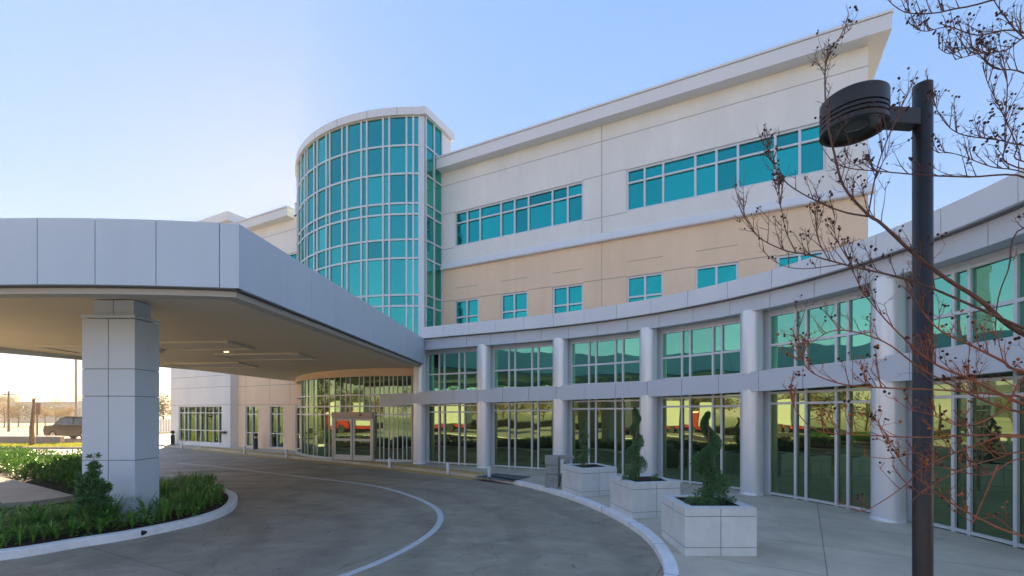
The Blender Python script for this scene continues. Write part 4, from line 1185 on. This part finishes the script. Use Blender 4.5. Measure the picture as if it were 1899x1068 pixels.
def twig(p, d, l, r, depth, caps=True):
    n = 4; pts_ = [p]; q = p.copy(); dd_ = d.normalized()
    for i in range(n):
        dd_ = (dd_+rv()*.12+Vector((0, 0, .09))).normalized(); q = q+dd_*l/n; pts_.append(q)
    mtw.tube(pts_, [r*(1-.75*i/n) for i in range(n+1)], 4, 1 if p.z < 3.0 else 0, cap=False)
    if depth > 0:
        for i in range(random.randint(2, 4)):
            t = random.uniform(.3, .95); k = min(int(t*n), n-1); b_ = pts_[k].lerp(pts_[k+1], t*n-k)
            nd = (dd_*.8+rv()*.75).normalized()
            twig(b_, nd, l*random.uniform(.3, .55), r*.6, depth-1, caps)
    if caps and random.random() < .10:
        for i in range(random.randint(1, 2)):
            c = pts_[-1]+rv()*.018
            CAPS.append((c.copy(), random.uniform(.006, .0095), 1 if (c.z < 3.1 and random.random() < .4) else 0))
def limb(px_, Y0, Y1, r0, r1, nt, tl, ext=True, caps=True, depth=2, updir=(.0, 0, 1)):
    pts_ = []; k = len(px_)
    for i, (u, v) in enumerate(px_): pts_.append(P(u, v, Y0+(Y1-Y0)*i/(k-1)))
    if ext:
        zs_ = max(.9, min(4.7, pts_[0].z-.25)); s_ = stem_at(zs_)
        pts_ = [s_, s_.lerp(pts_[0], .5)+Vector((0, 0, -.05))]+pts_
    # smooth in 3-D
    out = []
    kk = len(pts_)
    for i in range(kk-1):
        g_ = lambda j: pts_[min(max(j, 0), kk-1)]
        a, b, c, d = g_(i-1), g_(i), g_(i+1), g_(i+2)
        for j in range(5):
            t = j/5; out.append(.5*((2*b)+(c-a)*t+(2*a-5*b+4*c-d)*t*t+(-a+3*b-3*c+d)*t**3))
    out.append(pts_[-1])
    n = len(out)
    low = (sum(q.z for q in out)/n) < 2.85
    mbr.tube(out, [(.68 if low else .76)*(r0+(r1-r0)*(i/(n-1))**.7) for i in range(n)], 6, 1 if low else 0)
    for i in range(int(nt*1.45)):
        t = random.uniform(.30 if ext else .1, 1.0)**.9; k_ = min(int(t*(n-1)), n-2); b = out[k_].lerp(out[k_+1], t*(n-1)-k_)
        d = (out[min(k_+2, n-1)]-out[k_]).normalized()
        side_ = rv(); side_ = (side_-d*side_.dot(d)).normalized()
        nd = (d*.55+side_*.55+Vector(updir)*.75)
        twig(b, nd, tl*random.uniform(.4, 1.0)*(1.1-.4*t), .0034, depth, caps)
limb([(1893, 617), (1817, 556), (1754, 516), (1691, 467), (1634, 414), (1610, 398), (1565, 346), (1547, 283), (1534, 225), (1530, 157), (1533, 110), (1550, 79), (1579, 52)], 3.1, 3.6, .030, .003, 26, .34)
limb([(1610, 401), (1565, 393), (1513, 372), (1461, 341), (1434, 304), (1426, 262)], 3.4, 3.6, .010, .003, 14, .3, ext=False)
limb([(1610, 398), (1626, 315), (1644, 262), (1660, 225), (1702, 131)], 3.4, 3.3, .008, .003, 9, .3, ext=False)
limb([(1905, 331), (1796, 328), (1717, 325), (1626, 317), (1576, 312), (1544, 299), (1518, 262)], 3.2, 3.3, .012, .003, 12, .26)
limb([(1899, 609), (1797, 564), (1717, 530), (1655, 511), (1576, 493), (1497, 472), (1455, 464), (1408, 440), (1382, 404), (1380, 385)], 3.0, 3.5, .017, .003, 22, .32)
limb([(1476, 467), (1458, 430), (1447, 377), (1437, 346)], 3.4, 3.4, .007, .002, 8, .22, ext=False)
limb([(1539, 485), (1518, 446), (1513, 409), (1509, 375)], 3.4, 3.4, .006, .002, 8, .22, ext=False)
limb([(1582, 495), (1550, 440), (1548, 398)], 3.4, 3.4, .006, .002, 6, .22, ext=False)
limb([(1560, 490), (1500, 498), (1460, 495), (1430, 480), (1415, 462)], 3.4, 3.4, .005, .002, 4, .18, ext=False)
limb([(1899, 750), (1808, 707), (1734, 675), (1691, 641), (1638, 588), (1595, 532), (1575, 480)], 2.9, 3.4, .022, .003, 18, .30)
limb([(1899, 811), (1819, 822), (1712, 867), (1680, 899), (1617, 941), (1580, 950)], 2.8, 3.3, .014, .003, 10, .26)
limb([(1899, 840), (1850, 850), (1792, 867), (1720, 905), (1690, 930)], 2.8, 3.0, .012, .003, 8, .24)
limb([(1899, 738), (1872, 734), (1760, 724), (1617, 718), (1553, 710), (1500, 686), (1481, 644), (1484, 590)], 2.9, 3.3, .015, .003, 18, .30)
limb([(1905, 808), (1712, 811), (1595, 806), (1515, 798), (1473, 755), (1465, 712)], 2.9, 3.2, .012, .003, 16, .28)
limb([(1899, 995), (1808, 957), (1744, 920), (1686, 872), (1660, 840)], 2.8, 3.1, .014, .004, 8, .24)
limb([(1850, 862), (1830, 910), (1803, 973)], 2.9, 2.9, .009, .006, 2, .15, ext=False)
limb([(1899, 766), (1819, 740), (1712, 686), (1638, 633), (1553, 612), (1500, 640), (1478, 668)], 3.0, 3.4, .016, .003, 18, .28)
limb([(1899, 690), (1860, 670), (1800, 640), (1740, 610), (1700, 560), (1680, 520)], 2.8, 3.1, .02, .004, 14, .28)
limb([(1905, 700), (1860, 760), (1790, 790), (1730, 770), (1690, 760)], 2.8, 3.0, .012, .004, 9, .24)
limb([(1905, 850), (1830, 880), (1760, 868), (1712, 840), (1650, 850), (1600, 845)], 2.9, 3.1, .009, .003, 8, .2)
limb([(1905, 420), (1870, 500), (1850, 560), (1845, 640)], 3.2, 3.1, .010, .004, 8, .24)
# upper crown from the top right
limb([(1910, 3), (1791, 13), (1733, 24), (1681, 23), (1649, 2), (1630, -25)], 3.3, 3.6, .014, .003, 16, .26)
limb([(1905, 63), (1812, 65), (1760, 50), (1718, 58), (1700, 52)], 3.2, 3.4, .011, .003, 14, .24)
limb([(1905, 138), (1843, 126), (1801, 89), (1762, 100), (1740, 88)], 3.3, 3.5, .010, .003, 14, .26)
limb([(1910, 75), (1864, 94), (1812, 100), (1770, 111)], 3.1, 3.3, .010, .003, 12, .24)
limb([(1899, 70), (1864, 31), (1843, 0), (1830, -25)], 3.2, 3.3, .010, .003, 10, .24)
limb([(1905, 270), (1854, 260), (1775, 246), (1738, 204), (1728, 157)], 3.2, 3.4, .010, .003, 14, .26)
limb([(1905, 322), (1838, 309), (1775, 286), (1738, 283)], 3.1, 3.2, .009, .003, 10, .24)
limb([(1900, 300), (1885, 267), (1854, 199), (1833, 157), (1822, 121)], 3.3, 3.4, .009, .003, 12, .26)
limb([(1885, 310), (1864, 262), (1868, 157), (1859, 105), (1850, 60)], 3.1, 3.3, .009, .003, 12, .26)
mbr.build('branches', [M['bark'], M['bark_red']], tree); mtw.build('twigs', [M['bark'], M['bark_red']], tree); 
def cap_view(q):
    c = q[0]
    u = CX+F_*c.x/c.y; v = HZ-F_*(c.z-CH)/c.y
    return (0 if (0 < u < 1899 and 0 < v < 1068) else 1, c.y/q[1])
CAPS.sort(key=cap_view)
cme = []
for mi in (0, 1):
    q = MB(); q.ball((0, 0, 0), 1.0, 0, 8, 6); o = q.build('seed_capsule', [M['capsule'], M['orange_bud']][mi]); cme.append(o.data); bpy.data.objects.remove(o)
for c, r_, mi in CAPS[:100]:
    o = bpy.data.objects.new('seed_capsule', cme[mi]); COL.objects.link(o); o.parent = tree; o.location = c-tb; o.scale = (r_, r_, r_*1.15)
for c, r_, mi in CAPS[100:]: mcap.ball(c, r_, mi, 6, 4)
tag(mcap.build('seed_capsules', [M['capsule'], M['orange_bud']], tree), kind='stuff')

# ------------------------------------------------------------------ LEFT BACKGROUND
random.seed(55)
p = GR(60, 829); q = thing('palm_trunk_post', (p.x, p.y, -.1), 'bare brown tree trunk standing on the sunlit lawn strip', 'tree')
mb = MB(); mb.tube([(p.x, p.y, -.1), (p.x-.05, p.y, 1.2), (p.x+.05, p.y, 2.2), (p.x+.12, p.y, 3.4)], [.17, .14, .11, .07], 9); mb.build('trunk', M['trunk'], q)
mb = MB()
for i in range(9):
    a = random.uniform(0, 6.28); b_ = Vector((p.x+.1, p.y, random.uniform(2.6, 3.3))); mb.tube([b_, b_+Vector((math.cos(a)*.12, math.sin(a)*.12, .4))], [.03, .008], 5)
mb.build('limbs', M['trunk'], q)
# low wall
a_, b_ = GR(-500, 822), GR(112, 825)
wl = thing('low_wall', (b_.x, b_.y, ZR), 'low grey retaining wall behind the sunlit lawn', 'wall')
mb = MB(); d_ = (b_-a_).normalized(); n_ = Vector((-d_.y, d_.x, 0))
mb.band([a_[:2], b_[:2]], [(a_+n_*.3)[:2], (b_+n_*.3)[:2]], ZR, .48); mb.build('wall', M['lowwall'], wl)
mb = MB(); mb.band([(a_-n_*.04)[:2], (b_-n_*.04)[:2]], [(a_+n_*.34)[:2], (b_+n_*.34)[:2]], .481, .56); mb.build('coping', M['whitewall'], wl)
# raised drive with SUV
def suv(loc, rot, lab):
    s = thing('parked_car', (0, 0, 0), lab, 'car')
    Wd = .92
    prof = [(-2.35, .42), (-2.40, .80), (-2.34, 1.08), (-1.25, 1.18), (-.45, 1.18), (2.30, 1.18), (2.38, .95), (2.40, .45), (2.2, .32), (-2.2, .32)]
    mb = MB(); n = len(prof)
    vs = [(x, -Wd, z) for x, z in prof]+[(x, Wd, z) for x, z in prof]
    mb.add(vs, [(i, (i+1) % n, (i+1) % n+n, i+n) for i in range(n)]+[tuple(range(n)), tuple(reversed(range(n, 2*n)))])
    mb.build('body', M['carpaint'], s, bevel=.06)
    cab = [(-1.55, 1.17), (-.98, 1.82), (-.35, 1.95), (2.12, 1.91), (2.30, 1.18)]
    mb = MB(); n = len(cab); w2 = .72
    vs = [(x, -(Wd-.03 if z < 1.25 else w2), z) for x, z in cab]+[(x, (Wd-.03 if z < 1.25 else w2), z) for x, z in cab]
    mb.add(vs, [(i, (i+1) % n, (i+1) % n+n, i+n) for i in range(n)]+[tuple(range(n)), tuple(reversed(range(n, 2*n)))])
    c = mb.build('cabin', M['carpaint'], s, bevel=.04)
    for sy in (-1, 1):
        mb = MB()
        def pt(x, z): return (x, sy*(Wd-.03+(w2-Wd+.03)*(z-1.17)/.74+.012), z)
        for x0, x1, x2, x3 in ((-1.36, -.88, .35, .35), (.43, .43, 1.2, 1.2), (1.28, 1.28, 2.02, 2.12)):
            mb.quad(pt(x0, 1.24), pt(x3, 1.24), pt(x2, 1.79), pt(x1, 1.79))
        mb.build('side_window', M['carglass'], c)
    mb = MB(); mb.quad((-1.53, -.76, 1.22), (-1.53, .76, 1.22), (-1.02, .66, 1.79), (-1.02, -.66, 1.79)); mb.build('windscreen', M['carglass'], c)
    for x in (-1.5, 1.5):
        for sy in (-1, 1):
            y = sy*(Wd-.02)
            mb = MB(); mb.tube([(x, y-sy*.24, .36), (x, y+sy*.03, .36)], .37, 20); w = mb.build('wheel', M['rubber'], s)
            mb = MB(); mb.tube([(x, y+sy*.031, .36), (x, y+sy*.045, .36)], .23, 16); mb.build('rim', M['steel'], w)
    for sy in (-1, 1):
        mb = MB(); mb.box(-2.42, -2.30, sy*.62-.18, sy*.62+.18, .78, .93); mb.build('headlight', M['headlight'], s)
        mb = MB(); mb.box(2.33, 2.415, sy*.76-.1, sy*.76+.1, .8, 1.1); mb.build('tail_light', M['taillight'], s)
        mb = MB(); mb.box(-.95, -.75, sy*1.0-.09, sy*1.0+.09, 1.12, 1.28); mb.build('mirror', M['carpaint'], s)
    mb = MB(); mb.box(-2.43, -2.40, -.42, .42, .55, .9); mb.build('grille', M['black'], s)
    s.location = loc; s.rotation_euler = (0, 0, rot)
    return s
cY = 40.5
cp = P(98, 765, cY); suv((cp.x+2.35, cY, .08), R(-6), 'dark red sport utility vehicle parked beyond the lawn, half hidden by the pier')
mb = MB(); mb.prism([(cp.x-1.2, cY-2), (cp.x+9, cY-2.4), (cp.x+9, cY+3), (cp.x-1.2, cY+3)], -.19, .08); tag(mb.build('raised_drive', M['road']), kind='structure')
# poles
def pole(u, v0, v1, Y, r, nm, lab, cat, mat, arm=False):
    b_ = P(u, v0, Y); t_ = P(u, v1, Y)
    q = thing(nm, (b_.x, b_.y, -.2), lab, cat)
    mb = MB(); mb.tube([(b_.x, Y, -.2), (b_.x, Y, t_.z)], [r, r*.7], 8); mb.build('shaft', M[mat], q)
    mb = MB()
    if arm == 'cross': mb.box(b_.x-.9, b_.x+.9, Y-.06, Y+.06, t_.z-.5, t_.z-.38)
    elif arm == 'sign': mb.box(b_.x-.35, b_.x+.35, Y-.04, Y+.04, t_.z-1.3, t_.z)
    else: mb.box(b_.x-.8, b_.x+.1, Y-.1, Y+.1, t_.z-.05, t_.z+.08)
    mb.build('sign_board' if arm == 'sign' else ('crossarm' if arm else 'luminaire'), M[mat], q)
pole(141, 800, 560, 55, .14, 'light_pole', 'tall thin light pole rising left of the pier', 'pole', 'lowwall')
pole(16, 790, 725, 62, .14, 'utility_pole', 'slim brown utility pole in the haze at the far left', 'pole', 'wood', 'cross')
pole(69, 806, 747, 50, .09, 'sign_post', 'brown sign post behind the bare trunk', 'sign', 'wood', 'sign')
# fence piece seen right of the pier
fa, fb_ = P(299, 790, 60), P(316, 790, 60)
fn = thing('fence', (fa.x, 60, -.2), 'pale blue-grey fence seen between the pier and the grey block', 'fence')
for i in range(9):
    x = fa.x-1.2+i*.35
    mb = MB(); mb.box(x, x+.28, 59.95, 60.05, -.15, 1.55); mb.build('board', M['column'], fn)
mb = MB(); mb.box(fa.x-1.3, fa.x+2.0, 60.06, 60.12, 1.2, 1.3); mb.build('rail', M['column'], fn)
# hazy far buildings
def far_building(x, y, w, d, h, lab, mat='whitewall', rot=0.0, n=4):
    b_ = thing('far_building', (x, y, -.2), lab, 'building')
    mb = MB(); mb.box(x-w/2, x+w/2, y-d/2, y+d/2, -.2, h); mb.build('wall', M[mat], b_)
    mb = MB(); mb.box(x-w/2-.3, x+w/2+.3, y-d/2-.3, y+d/2+.3, h+.002, h+.35); mb.build('roof', M['trim'], b_)
    for i in range(n):
        xx = x-w/2+(i+.5)*w/n
        for sy in (-1,):
            mb = MB(); mb.box(xx-.8, xx+.8, y-d/2-.06, y-d/2-.01, h*.35, h*.7); mb.build('window', M['carglass'], b_)
        mb = MB(); mb.box(x+w/2+.01, x+w/2+.06, y-d/2+(i+.5)*d/n-.8, y-d/2+(i+.5)*d/n+.8, h*.35, h*.7); mb.build('window', M['carglass'], b_)
    return b_
far_building(-128, 132, 26, 14, 5.0, 'pale hazy low building in the left distance')
far_building(-150, 118, 14, 10, 9.5, 'taller hazy building at the far left edge')
far_building(-106, 120, 8, 8, 5.0, 'small hazy kiosk building behind the parked car', n=2)
# trees: one crown per variety, copied
def make_tree(name, h, cr, nleaf, lab, group, mat='far_leaf', seed=1, ls=.35):
    random.seed(seed)
    t_ = thing(name, (0, 0, 0), lab, 'tree', group)
    mb = MB(); mb.tube([(0, 0, 0), (.1, 0, h*.3), (-.05, .1, h*.6), (0, 0, h*.85)], [h*.028, h*.022, h*.014, h*.005], 8)
    cl = []
    for i in range(16):
        a = random.uniform(0, 6.28); z0 = random.uniform(.28, .75)*h; l = cr*random.uniform(.5, 1.0)*(1.15-abs(z0/h-.5))
        e = Vector((math.cos(a)*l, math.sin(a)*l, z0+random.uniform(.1, .26)*h)); mb.tube([(0, 0, z0), (e.x*.5, e.y*.5, z0+(e.z-z0)*.35), e], [h*.011, h*.007, h*.002], 5)
        cl.append(e); cl.append(e*.6+Vector((0, 0, z0*.4)))
    cl.append(Vector((0, 0, h*.92)))
    mb.build('trunk', M['trunk'], t_)
    ml = MB()
    for i in range(nleaf):
        c = random.choice(cl); d = rv(); p = c+d*cr*.34*random.random()**.5
        leafq(ml, p, rv(), rv(), ls*random.uniform(.6, 1.3), ls*.6)
    ml.build('crown', M[mat], t_)
    return t_
tA = make_tree('shade_tree', 9, 3.6, 2600, 'x', 'trees beyond the far drive', seed=3)
tC = make_tree('autumn_tree', 5.5, 2.4, 1500, 'x', 'x', 'autumn_leaf', seed=8, ls=.24)
tB = make_tree('shade_tree', 7, 3.4, 1500, 'x', 'trees beyond the far drive', seed=4, ls=.3)
random.seed(77)
place = []
for i in range(16):     # hazy line in the left distance
    place.append((-196+i*5.2+random.uniform(-2, 2), 150+random.uniform(-12, 12), random.uniform(.8, 1.15)))
for i in range(15):     # row that the curved glazing mirrors
    place.append((-54-random.uniform(0, 34), -40+i*5.6+random.uniform(-2, 2), random.uniform(.7, 1.1)))
for i in range(7):
    place.append((-36+i*9+random.uniform(-2, 2), -44-random.uniform(0, 8), random.uniform(.8, 1.2)))
for i, (x, y, s) in enumerate(place):
    o = tA if i == 0 else (tB if i == 1 else copy_tree(tA if i % 2 == 0 else tB))
    o.location = (x, y, -.2); o.scale = (s, s, s); o.rotation_euler = (0, 0, random.uniform(0, 6.28))
    o['label'] = 'hazy leafy tree in the distance beyond the drives' if i < 16 else 'leafy tree across the drive, mirrored in the curved glazing'
    o['group'] = 'hazy trees in the left distance' if i < 16 else 'trees mirrored in the glazing'
random.seed(79)
for i in range(7):
    o = copy_tree(tC if i % 2 else tB); u = (-60, 8, 34, 84, 104, 122, 303)[i]; Y_ = random.uniform(74, 100); q = P(u, HZ, Y_); s = random.uniform(.6, .85)
    o.location = (q.x, Y_, -.2); o.scale = (s, s, s); o.rotation_euler = (0, 0, random.uniform(0, 6.28))
    o['label'] = ['small hazy tree off the left edge behind the utility pole', 'small hazy tree by the utility pole at the far left', 'hazy tree between the utility pole and the bare trunk', 'hazy tree just right of the sign post', 'hazy tree behind the front of the parked car', 'hazy tree behind the windscreen of the parked car', 'hazy tree in the gap between the pier and the grey block'][i]; o['group'] = 'hazy trees in the middle distance'
random.seed(78)
for i in range(13):
    o = tC if i == 0 else copy_tree(tC)
    s = random.uniform(.7, 1.15); o.location = (-45-random.uniform(0, 7), -30+i*4.4+random.uniform(-1, 1), -.2); o.scale = (s, s, s); o.rotation_euler = (0, 0, random.uniform(0, 6.28))
    o['label'] = 'small yellow brown autumn tree across the drive, mirrored in the ground floor glass'; o['group'] = 'autumn trees mirrored in the glazing'
hr_ = thing('clipped_hedge', (-43, 0, -.2), 'dark clipped hedge across the drive, mirrored low in the ground floor glass', 'hedge')
mb = MB()
for i in range(9000):
    q = Vector((-43+random.uniform(-.45, .45), random.uniform(-26, 24), random.uniform(-.1, .95)))
    leafq(mb, q, rv(), rv(), .22, .13)
mb.build('foliage', M['shrub_leaf'], hr_)
mb = MB(); mb.box(-43.35, -42.65, -26, 24, -.19, .8); mb.build('inner_block', M['soil'], hr_)  # solid dark box filling the hedge behind its leaves
# delivery lorry whose reflection shows in the ground floor glass
def lorry(loc, rot, lab):
    s = thing('delivery_lorry', (0, 0, 0), lab, 'lorry')
    mb = MB(); mb.box(-3.6, 4.2, -1.25, 1.25, 1.0, 3.7); mb.build('cargo_box', M['whitewall'], s, bevel=.05)
    mb = MB(); mb.box(-5.6, -3.75, -1.15, 1.15, .5, 2.6); c = mb.build('cab', M['redcar'], s, bevel=.15)
    mb = MB(); mb.box(-5.63, -5.6, -.95, .95, 1.6, 2.35); mb.build('windscreen', M['carglass'], c)
    mb = MB(); mb.box(-3.7, 4.2, -1.1, 1.1, .6, .98); mb.build('chassis', M['redcar'], s)
    for x in (-4.8, 1.5, 3.0):
        for sy in (-1, 1):
            mb = MB(); mb.tube([(x, sy*.85, .5), (x, sy*1.2, .5)], .5, 16); mb.build('wheel', M['rubber'], s)
    s.location = loc; s.rotation_euler = (0, 0, rot); return s
lorry((-35, 3.5, ZR), R(-28), 'white lorry with red cab parked across the drive, mirrored in the glazing')
lorry((-38, 16, ZR), R(-32), 'second white lorry with red cab across the drive, further up the drive')

# ------------------------------------------------------------------ LIGHT
HAZE = 0.0011
SKY_G, SKY_S, SKY_K = 0.3, 2.35, 0.117
SUN_DIR = Vector((-.42, .866, 0)).normalized(); SUN_EL = R(22)
sun_az = math.atan2(SUN_DIR.x, SUN_DIR.y)      # clockwise from +Y
w = bpy.data.worlds.new('World'); scene.world = w; w.use_nodes = True
nt = w.node_tree; bg = nt.nodes['Background']
sky = nt.nodes.new('ShaderNodeTexSky'); sky.sky_type = 'NISHITA'; sky.sun_disc = False
sky.sun_elevation = SUN_EL; sky.sun_rotation = sun_az; sky.air_density = 1.0; sky.dust_density = 0.06; sky.ozone_density = 2.3; sky.altitude = 0
gm = nt.nodes.new('ShaderNodeGamma'); gm.inputs[1].default_value = SKY_G
hs = nt.nodes.new('ShaderNodeHueSaturation'); hs.inputs['Saturation'].default_value = SKY_S
L(nt, sky.outputs[0], gm.inputs[0]); L(nt, gm.outputs[0], hs.inputs['Color']); tn = nt.nodes.new('ShaderNodeMix'); tn.data_type = 'RGBA'; tn.blend_type = 'MULTIPLY'; tn.inputs[0].default_value = 1; tn.inputs[7].default_value = (1.11, .935, 1.04, 1)
L(nt, hs.outputs[0], tn.inputs[6]); L(nt, tn.outputs[2], bg.inputs[0]); bg.inputs[1].default_value = SKY_K
sl = bpy.data.lights.new('sun', 'SUN'); sl.energy = 5.0; sl.angle = R(.5); sl.color = (1, .78, .52)
so = bpy.data.objects.new('sun', sl); COL.objects.link(so)
dv = -(SUN_DIR*math.cos(SUN_EL)+Vector((0, 0, math.sin(SUN_EL))))
so.rotation_euler = dv.to_track_quat('-Z', 'Y').to_euler(); so.location = (0, 0, 40)
# ------------------------------------------------------------------ HAZE
hm = bpy.data.materials.new('haze_air'); hm.use_nodes = True; ht = hm.node_tree; ht.nodes.clear()
ho = ht.nodes.new('ShaderNodeOutputMaterial'); hv = ht.nodes.new('ShaderNodeVolumePrincipled')
hv.inputs['Color'].default_value = (1, .86, .68, 1); hv.inputs['Density'].default_value = HAZE; hv.inputs['Anisotropy'].default_value = 0.1
L(ht, hv.outputs[0], ho.inputs['Volume'])
if HAZE:
    mb = MB(); mb.box(-905, 705, -505, 1105, -1.2, 18.5); tag(mb.build('haze', hm), kind='stuff')
# ------------------------------------------------------------------ CAMERA
cam = bpy.data.cameras.new('camera'); co = bpy.data.objects.new('camera', cam); COL.objects.link(co); scene.camera = co
co.location = (0, 0, CH); co.rotation_euler = (R(90), 0, 0)
cam.sensor_width = 36; cam.lens = F_/1899*36; cam.shift_y = (HZ-534)/1899; cam.clip_end = 3000; cam.clip_start = .05
vs_ = scene.view_settings; vs_.view_transform = 'Standard'; vs_.look = 'None'; vs_.gamma = 1; vs_.exposure = 2.55
scene.cycles.max_bounces = 8
